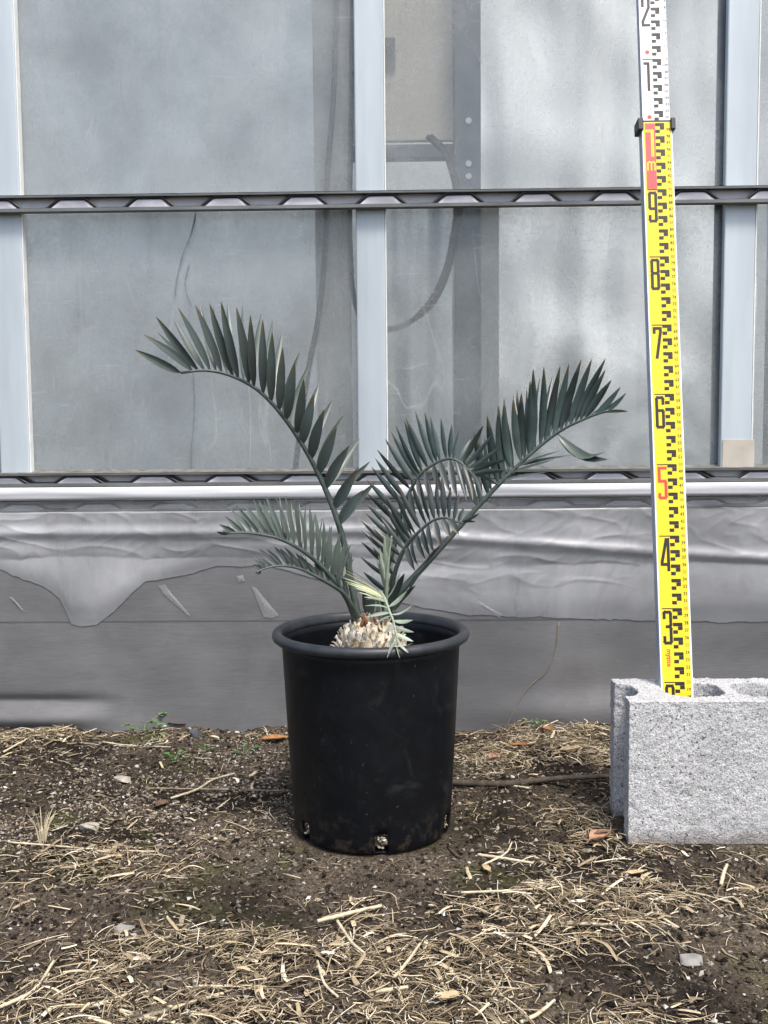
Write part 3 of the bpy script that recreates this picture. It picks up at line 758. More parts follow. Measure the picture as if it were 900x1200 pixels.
# tall frond arching to the left
A1 = [(398,613,426,572),(390,592,417,548),(380,571,405,518),(371,550,388,493),(361,530,374,470),(351,513,360,452),(341,498,350,428),(331,485,336,413),(320,472,318,390),(309,462,306,376),(300,452,292,367),(288,446,272,358),(277,441,254,354),(265,437,234,356),(252,434,217,355),(238,433,186,368),(225,436,170,388),(213,437,156,412)]
frond([(420,724,0),(413,690,.004),(404,640,.006),(392,600,.004),(378,566,0),(358,527,-.01),(331,487,-.02),(302,457,-.03),(270,440,-.04),(240,434,-.05),(212,437,-.06)], .0052, .0016,
      [(A1, 20, -.022, lambda f_: 14.0-6.0*f_ if f_ < .5 else 11-1.0*f_, .05),
       (kx(A1, 17, -9, .95, 12, 0), 18, .05, lambda f_: 10.5-2.0*f_, .05, M['leaf_small'])], M['leaf'], label='tall frond arching to the left')
# long frond reaching to the right
A2 = [(560,594,545,535),(576,572,562,500),(587,554,581,476),(600,544,591,474),(612,536,607,466),(617,532,620,447),(622,528,626,429),(636,517,650,430),(645,511,670,428),(659,501,687,418),(672,492,709,419),(682,489,711,436),(690,487,722,450),(702,484,736,462)]
B2 = [(566,588,558,528),(582,562,572,497),(594,548,585,470),(606,540,600,460),(616,532,612,455),(628,523,640,440),(640,514,660,442),(655,504,680,446),(678,492,712,462),(708,482,736,484)]
frond([(455,716,0),(466,697,.004),(500,660,.012),(545,610,.02),(590,562,.02),(630,525,.015),(660,503,.005),(690,489,-.005),(713,481,-.018)], .0052, .0014,
      [(A2, 19, -.012, lambda f_: 11.0-2.5*f_, .05), (B2, 16, .05, lambda f_: 8.5-2.5*f_, .05),
       ([(604,556,655,528),(612,550,668,534),(600,560,648,540),(590,568,640,552)], 4, -.03, 4.0, .04, M['leaf_small']),
       ([(652,507,712,540),(650,508,706,528)], 2, -.09, 12, -.22, M['leaf_small']),
       ([(500,660,478,694),(520,640,497,660)], 2, -.015, 8, .08, M['leaf_dark'])], M['leaf'], label='long frond reaching to the right')
# upper middle frond, curling over
A3 = [(446,690,425,668),(449,675,422,648),(452,662,423,630),(455,648,423,614),(458,636,425,606),(462,625,431,591),(466,612,429,577),(469,604,430,564),(472,590,434,543),(475,581,439,534),(480,568,444,523),(487,561,459,508),(491,556,462,499),(495,551,472,492),(501,545,478,490),(508,541,487,481),(513,538,501,484),(519,537,511,487),(525,537,527,492),(531,538,539,502),(539,542,550,517)]
T3 = [(541,543,567,499),(545,546,579,508),(548,549,588,523),(550,552,594,540),(552,554,592,551),(554,557,586,571)]
D3 = [(468,612,478,640),(477,590,484,625),(487,566,492,610),(497,552,508,596),(508,545,516,580),(520,541,530,580),(531,541,541,585),(540,545,553,588),(548,551,566,580)]
frond([(449,716,0),(453,690,-.004),(460,650,-.008),(467,615,-.012),(477,583,-.018),(491,558,-.025),(505,546,-.03),(519,539,-.036),(530,538,-.042),(541,543,-.048),(553,556,-.054)], .0045, .0013,
      [(A3, 24, .012, lambda f_: 6.0+1.2*math.sin(3.1*f_), .05), (T3, 6, -.03, 6.5, .05, M['leaf_small']),
       (D3, 11, -.03, 8.0, .05, M['leaf_dark'])], M['leaf'], label='middle frond curling over at its tip')
# lower middle frond with browned leaflets
A4 = [(462,676,436,640),(466,660,432,628),(470,650,441,617),(474,640,447,596),(479,634,451,583),(485,626,457,574),(492,619,464,568),(500,613,481,561),(505,610,492,565),(511,608,505,559),(518,607,517,554),(524,607,525,570),(532,610,537,577),(539,611,545,594)]
B4 = [(478,640,487,667),(485,630,488,660),(492,622,503,654),(499,616,508,650),(506,612,514,644),(515,608,524,630),(526,608,536,624)]
frond([(456,716,0),(459,690,-.02),(463,670,-.03),(470,651,-.04),(479,636,-.048),(489,625,-.056),(499,616,-.062),(510,609,-.07),(523,607,-.077),(534,611,-.084),(543,613,-.09)], .0042, .0012,
      [(A4, 16, .012, lambda f_: 6.4+1.0*math.sin(3.1*f_), .05, M['leaf_brown']), (B4, 8, -.02, 8.5, .05), ([(540,612,563,603),(541,613,558,612)], 2, -.02, 4.5, .05, M['leaf_small'])], M['leaf_brown'], label='lower middle frond with browned leaflets')
# short pale-green frond to the left
A5 = [(402,693,412,650),(396,684,404,635),(388,675,395,622),(380,667,382,610),(372,660,373,602),(364,652,362,594),(357,647,350,592),(350,642,340,584),(340,637,328,583),(333,634,313,579),(325,631,304,584),(318,630,295,585),(309,628,283,590),(299,627,273,594),(290,626,267,601),(278,625,258,612),(268,625,252,624)]
frond([(416,724,-.004),(407,702,-.02),(393,682,-.035),(375,662,-.05),(354,645,-.065),(329,632,-.08),(304,626,-.09),(279,624,-.1),(262,626,-.105)], .0046, .0012,
      [(A5, 20, -.006, lambda f_: 8.2-3.0*f_, .05), (kx(A5, 5, -2, .92), 18, .035, lambda f_: 7.0-2.5*f_, .05)], M['leaf_small'], label='short grey-green frond to the left')
# short dark frond below it
A6 = [(405,703,398,668),(397,693,386,663),(389,686,376,660),(380,680,368,654),(372,676,356,654),(364,672,348,650),(357,668,341,648),(350,666,333,641),(341,665,325,641),(332,664,313,641),(324,664,304,644),(316,666,297,654),(308,668,297,660),(302,670,300,672)]
frond([(419,724,-.006),(411,708,-.02),(400,693,-.032),(372,676,-.05),(350,666,-.062),(329,663,-.074),(311,666,-.083),(300,671,-.09)], .0038, .0011,
      [(A6, 18, -.004, lambda f_: 6.5-2.0*f_, .05), (kx(A6, 4, 0, .85), 12, .03, 5.5, .05)], M['leaf_dark'], label='short dark frond low on the left')
# pale young frond bending down over the pot's rim
L7 = [(446,694,393,655),(447,697,398,668),(449,700,404,680),(452,704,414,688),(453,706,426,701),(455,714,428,709),(457,719,432,728),(460,725,447,734),(463,741,456,757),(465,749,455,771)]
R7 = [(452,703,470,668),(456,712,476,697),(460,722,487,715),(463,729,483,736),(465,739,483,747),(466,746,482,761),(466,752,470,773)]
frond([(446,722,-.02),(443,704,-.045),(445,694,-.065),(451,702,-.085),(457,718,-.105),(461,728,-.115),(464,742,-.124),(466,754,-.129)], .0032, .0010,
      [(L7[:5], 9, -.004, 3.0, .03, M['leaf_yellow']), (L7[4:], 7, -.004, 4.6, .06), (R7, 8, -.004, 5.2, .08)], M['leaf_pale'], M['rachis_pale'], label='pale young frond drooping over the rim')
frond([(452,716,-.02),(453,690,-.03),(455,660,-.035),(459,628,-.04)], .0028, .0012,
      [([(452,700,441,655),(453,680,448,640),(456,650,455,622)], 6, -.008, 4.6, .03), ([(453,700,466,650),(454,680,464,640),(457,650,463,622)], 6, .012, 4.6, .03)], M['leaf_pale'], M['rachis_pale'], label='pale upright young frond')
# a few stubs and short leaflets at the crown
for (x0, y0, x1, y1, wd) in ((430,722,426,690,9),(436,722,438,692,8),(443,722,452,694,8),(462,716,480,690,8),(460,706,474,672,9),(463,712,487,686,7)):
    leaflet(atY(x0, y0, PC.y-.015), atY(x1, y1, PC.y-.03), Vector((1, 0, 0)), wd/F*1.3, M['leaf_small'], cy, .06, random.uniform(-.4, .4))

# ------------------------------------------------------------------ concrete block
CA, SA = math.cos(BLK_A), math.sin(BLK_A)
blk = None
cu = bpy.data.curves.new('concrete_block', 'CURVE'); cu.dimensions = '2D'; cu.fill_mode = 'BOTH'; cu.extrude = .095
def rr(x0, x1, y0, y1, r_, k=6):
    out = []
    for cx, cy_, a0 in ((x1-r_, y1-r_, 0), (x0+r_, y1-r_, 90), (x0+r_, y0+r_, 180), (x1-r_, y0+r_, 270)):
        for i in range(k+1): a = R(a0+90*i/k); out.append((cx+r_*math.cos(a), cy_+r_*math.sin(a)))
    return out
def groove(x, sgn):      # half cell open at the block's end
    pts = [(x, .026)]
    for i in range(9):
        a = -90+180*i/8; pts.append((x+sgn*(.010+.013*math.cos(R(a))), .060+.034*math.sin(R(a))*(.9)))
    return pts+[(x, .094)]
gl = groove(0, 1); gr_ = groove(.39, -1)
outer = [(0, 0), (.39, 0)] + gr_ + [(.39, .12), (0, .12)] + gl[::-1]
for pl in (outer, rr(.058, .136, .024, .098, .026), rr(.153, .237, .024, .098, .026), rr(.254, .332, .024, .098, .026)):
    s_ = cu.splines.new('POLY'); s_.points.add(len(pl)-1); s_.use_cyclic_u = True
    for p_, (x, y) in zip(s_.points, pl): p_.co = (x, y, 0, 1)
tmp = bpy.data.objects.new('tmp', cu); COL.objects.link(tmp); bpy.context.view_layer.update()
me = bpy.data.meshes.new_from_object(tmp.evaluated_get(bpy.context.evaluated_depsgraph_get())); bpy.data.objects.remove(tmp)
bm = bmesh.new(); bm.from_mesh(me); bmesh.ops.remove_doubles(bm, verts=bm.verts, dist=1e-5); bmesh.ops.recalc_face_normals(bm, faces=bm.faces); bm.to_mesh(me); bm.free()
me.name = 'concrete_block'; me.materials.clear(); me.materials.append(M['concrete'])
blk = bpy.data.objects.new('concrete_block', me); COL.objects.link(blk)
blk.location = (BLK.x, BLK.y, .0935); blk.rotation_euler = (0, 0, BLK_A)
tag(blk, 'grey hollow concrete block with rough pitted faces standing on the soil', 'concrete block')
rm = blk.modifiers.new('voxels', 'REMESH'); rm.mode = 'VOXEL'; rm.voxel_size = .0022; rm.use_smooth_shade = True
sm = blk.modifiers.new('soften', 'SMOOTH'); sm.factor = .5; sm.iterations = 1
for nm, sc, st in (('pits', .0045, .0030), ('lumps', .02, .0025)):
    tx = bpy.data.textures.new(nm, 'CLOUDS'); tx.noise_scale = sc; tx.noise_depth = 2
    dm = blk.modifiers.new(nm, 'DISPLACE'); dm.texture = tx; dm.strength = st; dm.mid_level = .5; dm.texture_coords = 'LOCAL'

# ------------------------------------------------------------------ measuring staff
LEAN = R(10.65)
def staff_pt(x, y, r_): return atY(x, y, 1.278 + r_*math.sin(LEAN))
pa, pb = staff_pt(793.3, 799, .2), staff_pt(767.0, 68, 1.10)
sd = (pb-pa).normalized(); p0 = pa - sd*.2                     # face centre at reading 0
sw_ = (Vector((1, -.02, 0)) - sd*Vector((1, -.02, 0)).dot(sd)).normalized(); sn = sw_.cross(sd).normalized()   # width, face normal (to camera)
if sn.y > 0: sn = -sn
kk = (pb-pa).length/.9                                        # metres per reading metre
WID = .0445
r_lo = max(0.0, (-.004 - p0.z)/sd.z/kk)
def sp3(u, r_, n_=0.0): return p0 + sd*(r_*kk) + sw_*(u - WID/2) + sn*n_
st = empty('measuring_staff', sp3(WID/2, r_lo)); tag(st, 'yellow and white telescopic measuring staff standing in the concrete block', 'measuring staff')
def sbox(u0, u1, n0, n1, r0, r1):
    return MB().hexa([sp3(u0, r0, n1), sp3(u1, r0, n1), sp3(u1, r0, n0), sp3(u0, r0, n0), sp3(u0, r1, n1), sp3(u1, r1, n1), sp3(u1, r1, n0), sp3(u0, r1, n0)])
lower = sbox(0, WID, -.018, -.0006, r_lo, 1.0025).build('lower_section', M['alu'], st); bevel(lower, .0012)
upper = sbox(.0022, WID-.0022, -.016, -.0030, .97, 2.02).build('upper_section', M['alu'], st); bevel(upper, .001)
sbox(.0006, WID-.0006, -.0005, 0, r_lo + .002, 1.002).build('white_edge', M['white'], lower)
sbox(.0026, WID-.0026, .0001, .0003, r_lo + .003, 1.0015).build('yellow_face', M['yellow'], lower)
sbox(.0026, WID-.0026, -.0028, -.0022, 1.0028, 2.018).build('white_face', M['white'], upper)
NY, NWH = .0005, -.0020
class Print:
    def __init__(s): s.b = MB()
    def rect(s, u0, u1, r0, r1, n_): s.b.add([sp3(u0, r0, n_), sp3(u1, r0, n_), sp3(u1, r1, n_), sp3(u0, r1, n_)], [(0, 1, 2, 3)])
    def stroke(s, pl, th, n_):
        for (a, b_) in zip(pl, pl[1:]):
            A, B_ = Vector(a), Vector(b_); d = (B_-A)
            if d.length < 1e-6: continue
            d.normalize(); nn = Vector((-d.y, d.x))*th/2; e = d*th*.46
            q = [A-e-nn, B_+e-nn, B_+e+nn, A-e+nn]; s.b.add([sp3(p.x, p.y, n_) for p in q], [(0, 1, 2, 3)])
            n_ += 2e-6
    def disc(s, u, r_, rad, n_):
        s.b.add([sp3(u+rad*math.cos(i*math.pi/8), r_+rad*math.sin(i*math.pi/8), n_) for i in range(16)], [tuple(range(16))])
GL = {'1': [[(.05, .965), (.62, .965), (.62, 0)]],
      '2': [[(0, .72), (0, .92), (.12, 1), (.88, 1), (1, .92), (1, .66), (0, .14), (0, 0), (1, 0)]],
      '3': [[(0, .82), (0, .96), (.14, 1), (.86, 1), (1, .95), (1, .60), (.86, .53), (.42, .53)], [(.86, .53), (1, .47), (1, .05), (.86, 0), (.14, 0), (0, .04), (0, .18)]],
      '4': [[(1, 0), (1, 1), (.72, 1), (0, .26), (0, .18), (1, .18)]],
      '5': [[(1, 1), (0, 1), (0, .56), (.86, .56), (1, .52), (1, .05), (.86, 0), (.14, 0), (0, .04), (0, .12)]],
      '6': [[(1, .80), (1, .95), (.86, 1), (.14, 1), (0, .95), (0, .05), (.14, 0), (.86, 0), (1, .05), (1, .52), (.86, .56), (0, .56)]],
      '7': [[(0, .86), (0, 1), (1, 1), (1, .88), (.35, 0)]],
      '8': [[(.14, .54), (0, .60), (0, .95), (.14, 1), (.86, 1), (1, .95), (1, .60), (.86, .54), (.14, .54), (0, .48), (0, .05), (.14, 0), (.86, 0), (1, .05), (1, .48), (.86, .54)]],
      '9': [[(1, .44), (.14, .44), (0, .49), (0, .95), (.14, 1), (.86, 1), (1, .95), (1, .05), (.86, 0), (.14, 0), (0, .05), (0, .17)]]}
def graduations(r0, r1, n_, parent):
    pr = Print(); k = math.ceil(round(r0*50, 4))
    while k/50 <= r1:
        m_ = k/50
        for (u0, u1, d0, d1) in ((.0195, .0325, 0, .0048), (.0262, .0325, .0050, .0100), (.0195, .0260, .0102, .0150)):
            if m_-d1 > r0-.002 and m_-d0 <= r1 + 1e-6: pr.rect(u0, u1, m_-d1, m_-d0, n_)
        k += 1
    pr.b.build('graduation_marks', M['ink'], parent)
graduations(r_lo+.02, 1.0000, NY, lower); graduations(1.0045, 2.0, NWH, upper)
for d in range(1, 20):
    r_ = d/10; lo_ = r_ <= .95; par = lower if lo_ else upper; n_ = NY if lo_ else NWH
    if d == 10 or r_-.1 < r_lo-.08: continue
    mt = M['ink']; g = str(d % 10)
    if d == 5: mt = M['redink']
    pr = Print(); pr.rect(.0050, .0194, r_-.0014, r_, n_)
    if r_-.05 > r_lo+.005: pr.b.build('decimetre_line', M['ink'], par)
    else: continue
    pr = Print()
    for pl in GL[g]:
        pr.stroke([(.0078+.0088*x, r_-.0055-.0420*(1-y)) for x, y in pl], .0041, n_+.00002)
    pr.b.build('decimetre_numeral', mt, par)
for d in range(10, 20):                                  # one red dot for every decimetre of the second metre
    pr = Print(); pr.disc(.0125, d/10+.0105, .0032, NWH); pr.b.build('red_dot', M['redink'], upper)
# red block with 1 m
pr = Print(); pr.rect(.0048, .0192, .9005, .9995, NY); pr.b.build('red_block', M['pinkink'], lower)
pr = Print(); pr.stroke([(.0070, .9880), (.0148, .9880), (.0148, .9510)], .0042, NY+.0001)
pr.stroke([(.0070, .9290), (.0070, .9395), (.0100, .9415), (.0122, .9395), (.0122, .9290)], .0020, NY+.0001); pr.stroke([(.0122, .9395), (.0150, .9415), (.0172, .9395), (.0172, .9290)], .0020, NY+.00012)
pr.b.build('metre_lettering', M['yellow'], lower)
# small centimetre numerals and the maker's lettering, from the built-in font
def glyph(txt):
    c = bpy.data.curves.new('g', 'FONT'); c.body = txt; c.size = 1; c.resolution_u = 2
    o = bpy.data.objects.new('g', c); COL.objects.link(o); return o
GO = {t: glyph(t) for t in list('0123456789') + ['myzox']}
bpy.context.view_layer.update(); dg = bpy.context.evaluated_depsgraph_get(); GM = {}
for t, o in GO.items():
    m_ = bpy.data.meshes.new_from_object(o.evaluated_get(dg)); GM[t] = ([v.co.copy() for v in m_.vertices], [tuple(p.vertices) for p in m_.polygons]); bpy.data.meshes.remove(m_)
for o in GO.values(): bpy.data.objects.remove(o)
pk = {(a, b_): MB() for a in ('lo', 'hi') for b_ in ('k', 'r')}
for cm in range(int(r_lo*100)+3, 198):
    if cm in (100, 200): continue
    lo_ = cm < 100; n_ = NY if lo_ else NWH; s_ = str(cm); b = pk[('lo' if lo_ else 'hi', 'r' if cm % 5 == 0 else 'k')]
    wch = .0029 if lo_ else .0024; hch = .0068; x0 = .0385 - wch*len(s_)/2
    for i, ch in enumerate(s_):
        vs, fs = GM[ch]
        for ex in (-.00016, .00016):
            b.add([sp3(x0+i*wch+v_.x*wch*1.75-.0004+ex, cm/100 - .0023 + v_.y*hch*.95, n_+(ex > 0)*.00002) for v_ in vs], fs)
for (a, b_), mb in pk.items():
    mb.build('centimetre_numerals', M['ink'] if b_ == 'k' else M['orange'] if a == 'lo' else M['redink'], lower if a == 'lo' else upper)
vs, fs = GM['myzox']; b = MB(); mxx = max(v_.x for v_ in vs)

for q, (ex, ey) in enumerate(((0, 0), (.0004, 0), (0, .0004), (.0004, .0004))): b.add([sp3(.0095+v_.y*.0098+ex, .2440-v_.x/mxx*.0240+ey, NY+q*.00001) for v_ in vs], fs)
b.build('maker_lettering', M['redink'], lower)
# black catch at the top of the yellow section
for (u0, u1) in ((-.006, .0022), (WID-.0030, WID+.0036)):
    o = sbox(u0, u1, -.020, .0045, .989, 1.0065).build('catch', M['clamp'], st); bevel(o, .0012)
o = sbox(.0023, WID-.0031, -.0021, .0006, 1.0025, 1.0042).build('catch_bar', M['clamp'], st)

# ------------------------------------------------------------------ litter on the soil
def gpt(x, y): p = G(x, y); return (p.x, p.y)
patches = [(400,1105,200,55,1.0),(320,1140,230,50,.8),(90,1140,160,60,.8),(640,1080,150,80,.9),(760,1020,110,45,.9),(690,985,70,30,1.0),(640,870,110,28,1.3),(560,850,60,14,.8),(60,864,100,14,.6),(150,856,80,8,.3),(250,856,90,8,.3),(80,1000,120,45,.45),(200,985,120,45,.45),(620,1180,200,40,.6),(480,1190,200,35,.6),(150,1190,180,30,.6),(870,1040,60,30,.5),(760,1080,120,40,.5),(660,950,60,30,.6)]
bare = [(300,1000,90,30,.95),(560,1000,120,38,.9),(600,945,90,24,.8),(90,1065,130,32,.9),(440,1022,130,22,.9),(850,1140,110,80,.95),(300,1055,100,26,.7),(230,920,200,45,.75),(700,1150,80,30,.6)]
PW = []
for (x, y, rx, ry, k) in patches + [(a, b_, c, d, -e) for a, b_, c, d, e in bare]:
    c = G(x, y); e1 = G(x+rx, y); e2 = G(x, y-ry); e3 = G(x, min(1320, y+ry)); PW.append((c.x, c.y, abs(e1.x-c.x), (abs(e2.y-c.y)+abs(e3.y-c.y))/2, k))
def dens(x, y):
    d = .10; m_ = 1
    for cx, cy_, ax, ay, k in PW:
        q = ((x-cx)/ax)**2+((y-cy_)/ay)**2
        g = math.exp(-q*1.1)
        if k > 0: d += k*g
        else: m_ *= 1+k*g
    d *= m_*(.3+1.2*max(0, min(1, .45+1.6*noise.noise((x*9, y*9, 5)))))
    return min(1.4, d)**1.5
def blocked(x, y, mar=.004):
    if math.hypot(x-POT.x, y-POT.y) < .1090+mar: return True
    lx, ly = x-BLK.x, y-BLK.y; ax = lx*CA+ly*SA; ay = -lx*SA+ly*CA
    if -mar < ax < .39+mar and -mar < ay < .12+mar: return True
    return y > YW - .050 - x*math.tan(PSI)
def scatter(n_, fn, ymin=.80, ymax=1.80, xmax=.80):
    out = []
    while len(out) < n_:
        x = random.uniform(-xmax, xmax); y = random.uniform(ymin, ymax)
        if blocked(x, y): continue
        if random.random() < fn(x, y): out.append((x, y))
    return out
def straw_mesh(cnt, lmin, lmax, rad, hmax, fn, seed, lean=.25, flatfrac=.75):
    P = scatter(cnt, fn); vs = np.zeros((0, 3)); n_ = 6; V = []; Fc = []; b0 = 0
    for (x, y) in P:
        L = lmin*(lmax/lmin)**(random.random()**1.5); a = random.uniform(0, 2*math.pi); dn = min(1, dens(x, y))
        dx, dy = math.cos(a), math.sin(a)
        tilt = random.gauss(0, lean); z0 = hgt(x, y) + random.random()*hmax*dn
        bend = random.gauss(0, .055)*L; lift = abs(random.gauss(0, .05))*L; kink = random.uniform(.3, .7); kk_ = random.gauss(0, .10)*L if random.random() < .4 else 0
        pts = []; ok = True
        for i in range(n_):
            t = i/(n_-1)-.5; s_ = math.sin(math.pi*(t+.5))
            kq = kk_*max(0, 1-abs(t+.5-kink)/.4)
            px_ = x+dx*t*L-dy*(bend*s_+kq); py_ = y+dy*t*L+dx*(bend*s_+kq)
            if blocked(px_, py_, .001): ok = False; break
            pts.append([px_, py_, z0+lift*s_+t*L*math.tan(max(-.5, min(.5, tilt)))*.4])
        if not ok: continue
        gz = [hgt(q[0], q[1]) for q in pts]; up_ = max(0, max(g_-q[2] for g_, q in zip(gz, pts)))*.75
        dn_ = min(0, (gz[0]+gz[-1])/2+hmax-(pts[0][2]+pts[-1][2])/2)
        for q in pts: q[2] += up_+dn_+rad*.5
        r_ = rad*random.uniform(.55, 1.35); fl = .25 if random.random() < flatfrac else 1.0
        for i, p in enumerate(pts):
            q = r_*(1-.45*abs(i/(n_-1)-.4))
            V += [(p[0]-dy*q, p[1]+dx*q, p[2]), (p[0]+dy*q, p[1]-dx*q, p[2]+q*.25), (p[0], p[1], p[2]+q*fl*1.5)]
        for i in range(n_-1):
            for j in range(3): Fc.append((b0+i*3+j, b0+i*3+(j+1) % 3, b0+(i+1)*3+(j+1) % 3, b0+(i+1)*3+j))
        b0 += n_*3
    return np.array(V), np.array(Fc)
o = np_obj('straw_litter', *straw_mesh(7600, .009, .054, .00068, .014, dens, 1), M['straw'], smooth=True); tag(o, 'loose dry straw strewn in patches over the soil', 'straw', kind='stuff')
o = np_obj('straw_chaff', *straw_mesh(12000, .004, .020, .00048, .008, lambda x, y: .16+dens(x, y), 2, .3), M['straw'], smooth=True); tag(o, 'short broken bits of straw chaff scattered over the soil', 'chaff', kind='stuff')
V1, F1 = straw_mesh(700, .012, .045, .0020, .014, lambda x, y: .05+dens(x, y)*.9, 3, .35, 1.0)
o = np_obj('leaf_shreds', V1, F1, M['straw']); tag(o, 'torn flat shreds of dry leaf blade mixed into the straw', 'leaf litter', kind='stuff')
P = scatter(42000, lambda x, y: .8); sz = [random.choice((.0008, .0011, .0014, .0018, .0024, .0034))*random.uniform(.7, 1.5) for _ in P]
V, F_ = blobs([(x, y, hgt(x, y)+s_*.2) for (x, y), s_ in zip(P, sz)], sz, 5); o = np_obj('soil_grains', V, F_, M['grains']); tag(o, 'fine crumbs of soil and gravel covering the ground', 'gravel', kind='stuff')

def gravelly(x, y):
    v_ = 0
    for (px_, py_, ax, ay) in GRV: v_ += math.exp(-((x-px_)/ax)**2-((y-py_)/ay)**2)
    return min(1, v_)*max(0, min(1, .55+1.6*noise.noise((x*11, y*11, 3))))
GRV = [(*gpt(200, 925), .26, .12), (*gpt(60, 960), .2, .1), (*gpt(270, 880), .12, .08), (*gpt(250, 985), .12, .05), (*gpt(560, 880), .08, .08)]
P = scatter(9000, gravelly, 1.1, 1.8); sz = [random.choice((.0010, .0014, .0019, .0026))*random.uniform(.7, 1.5) for _ in P]
V, F_ = blobs([(x, y, hgt(x, y)+s_*.35) for (x, y), s_ in zip(P, sz)], sz, 6); o = np_obj('fine_gravel', V, F_, M['gravel']); tag(o, 'pale fine gravel crusting the soil left of the pot', 'gravel', kind='stuff')
# stones
def stone(px, py, wpx, hpx, mat, label, group=None, name='stone', seed=0, ang=0, tall=.6):
    c = G(px, py); r_ = random.Random(seed+int(px)); sx = wpx/2/F*c.y; 
    bm = bmesh.new()
    for _ in range(13 if name == 'pebble' else 17):
        q = Vector((r_.gauss(0, 1), r_.gauss(0, 1), r_.gauss(0, 1))).normalized()*r_.uniform(.82, 1.05)
        bm.verts.new((q.x, q.y, max(-.6, min(.62, q.z))))
    hu = bmesh.ops.convex_hull(bm, input=bm.verts); bmesh.ops.delete(bm, geom=[g for g in hu['geom_interior'] if isinstance(g, bmesh.types.BMVert)], context='VERTS')
    bmesh.ops.bevel(bm, geom=bm.edges[:], offset=.09, segments=2, affect='EDGES', clamp_overlap=True)
    me = bpy.data.meshes.new(name); bm.to_mesh(me); bm.free(); me.materials.append(mat)
    o = bpy.data.objects.new(name, me); COL.objects.link(o)
    hz = hpx/2/F*c.y*tall*1.2
    o.scale = (sx*1.15, sx*.85, hz*1.25); o.location = (c.x, c.y, hgt(c.x, c.y)+hz*.35); o.rotation_euler = (R(r_.uniform(-12, 12)), R(r_.uniform(-12, 12)), R(ang))
    tag(o, label, 'stone', group); return o
stone(146, 1076, 24, 18, M['stone'], 'grey wedge-shaped stone on dark bare soil', seed=2, ang=35, tall=.9)
stone(107, 966, 30, 15, M['stone_pale'], 'flat pale stone lying in the gravelly soil', seed=5)
stone(810, 1122, 32, 16, M['stone'], 'flat light grey stone on dark soil below the concrete block', seed=9)
stone(229, 858, 18, 14, M['stone_dark'], 'dark slate chip by the foot of the tarp', seed=11, ang=40, tall=1.1)
stone(144, 912, 22, 12, M['stone_pale'], 'buff rounded stone behind the flat pale stone', seed=13)
stone(186, 990, 11, 8, M['stone'], 'small round grey pebble at the end of a long stalk', seed=15)
for (x, y) in ((255, 964), (35, 1124), (278, 851), (800, 1104), (845, 1070), (806, 1142), (170, 1052), (222, 1040), (160, 893), (520, 1166), (655, 1136), (590, 1012), (560, 1000), (62, 928), (330, 995)):
    stone(x, y, random.uniform(5, 9), random.uniform(5, 8), M['pebble'], 'small whitish pebble lying loose on the dark soil', 'white pebbles on the soil', 'pebble', seed=int(x))

# loose stalks that stand out
def stalk(pts, rad, mat, label, group=None, name='straw_stalk', cat='straw', lift=.003):
    P = []
    for i, (x, y, *h) in enumerate(pts):
        c = G(x, y); P.append(Vector((c.x, c.y, max(hgt(c.x, c.y), -.004)+rad*.7+lift*.3+(h[0] if h else 0))))
    Q = spline(P, 24); Q = [q + Vector((0, 0, .0006*noise.noise((i*.7, pts[0][0], 0)))) for i, q in enumerate(Q)]
    b = MB().tube(Q, [rad*(1-.35*abs(i/23-.3))*(1+.15*noise.noise((i*.9, pts[0][1], 1))) for i in range(24)], 6)
    c = Q[0]; o = b.build(name, mat, None, loc=tuple(c), smooth=True); tag(o, label, cat, group); return o
GS = 'pale stalks lying loose on the soil'; LS = 'single pale dry stalk lying loose among the straw'
UL = {(372,1078): 'thick pale stalk lying across the straw patch in front of the pot', (630,1075): 'thick split stalk in the straw in front of the concrete block', (845,1035): 'short thick upright straw end in front of the concrete block',
      (0,1178): 'long pale stalk slanting over the straw below the wedge-shaped stone', (200,934): 'kinked pale stalk on gravelly soil left of the pot', (560,1000): 'short thick straw end lying on bare soil right of the pot', (540,915): 'pale stalk lying along the thick brown twig'}
for pl, r_ in (([(372,1078),(420,1066),(447,1060)], .0025), ([(395,1077),(412,1102),(428,1116)], .0019), ([(462,1143),(478,1124),(492,1104)], .0018), ([(372,1124),(380,1150),(396,1166)], .0016),
               ([(540,1044),(590,1042),(640,1043)], .0016), ([(630,1075),(660,1080),(700,1085)], .0026), ([(700,1085),(735,1080),(765,1069)], .0018), ([(775,1076),(800,1088),(818,1097)], .0016),
               ([(0,1178),(40,1158),(63,1124)], .0020), ([(150,1195),(200,1180),(262,1162)], .0022), ([(140,1182),(170,1190),(205,1196)], .0022), ([(570,1136),(582,1155),(595,1176)], .0015),
               ([(120,868),(150,872),(200,874)], .0015), ([(200,934),(230,924),(250,912),(275,905)], .0018), ([(440,1160),(458,1158),(478,1155)], .0024), ([(4,880),(30,868),(60,858)], .0019), ([(610,1196),(630,1186),(650,1170)], .0020),
               ([(560,1000),(590,1005),(625,1010)], .0021), ([(845,1035),(848,1022),(852,1012)], .0026), ([(812,1044),(836,1050),(860,1056)], .0013), ([(540,915),(590,919),(620,922)], .0019)):
    u_ = UL.get(pl[0]); stalk(pl, r_, M['stalk'], u_ or LS, None if u_ else GS)
stalk([(10,985),(60,989),(120,994),(185,998)], .0014, M['stalk'], 'long thin straight stalk ending beside a small round pebble')
stalk([(170,922),(240,923),(330,925)], .0013, M['stalk_dark'], 'long thin weathered stalk lying left of the black pot')
stalk([(520,918),(590,920),(650,914),(714,911)], .0052, M['twig'], 'thick brown twig lying towards the concrete block', name='twig', cat='twig', lift=.008)
stalk([(565,995),(600,1003),(640,1006)], .0016, M['twig'], 'thin dark twig on bare soil right of the pot', name='twig', cat='twig')
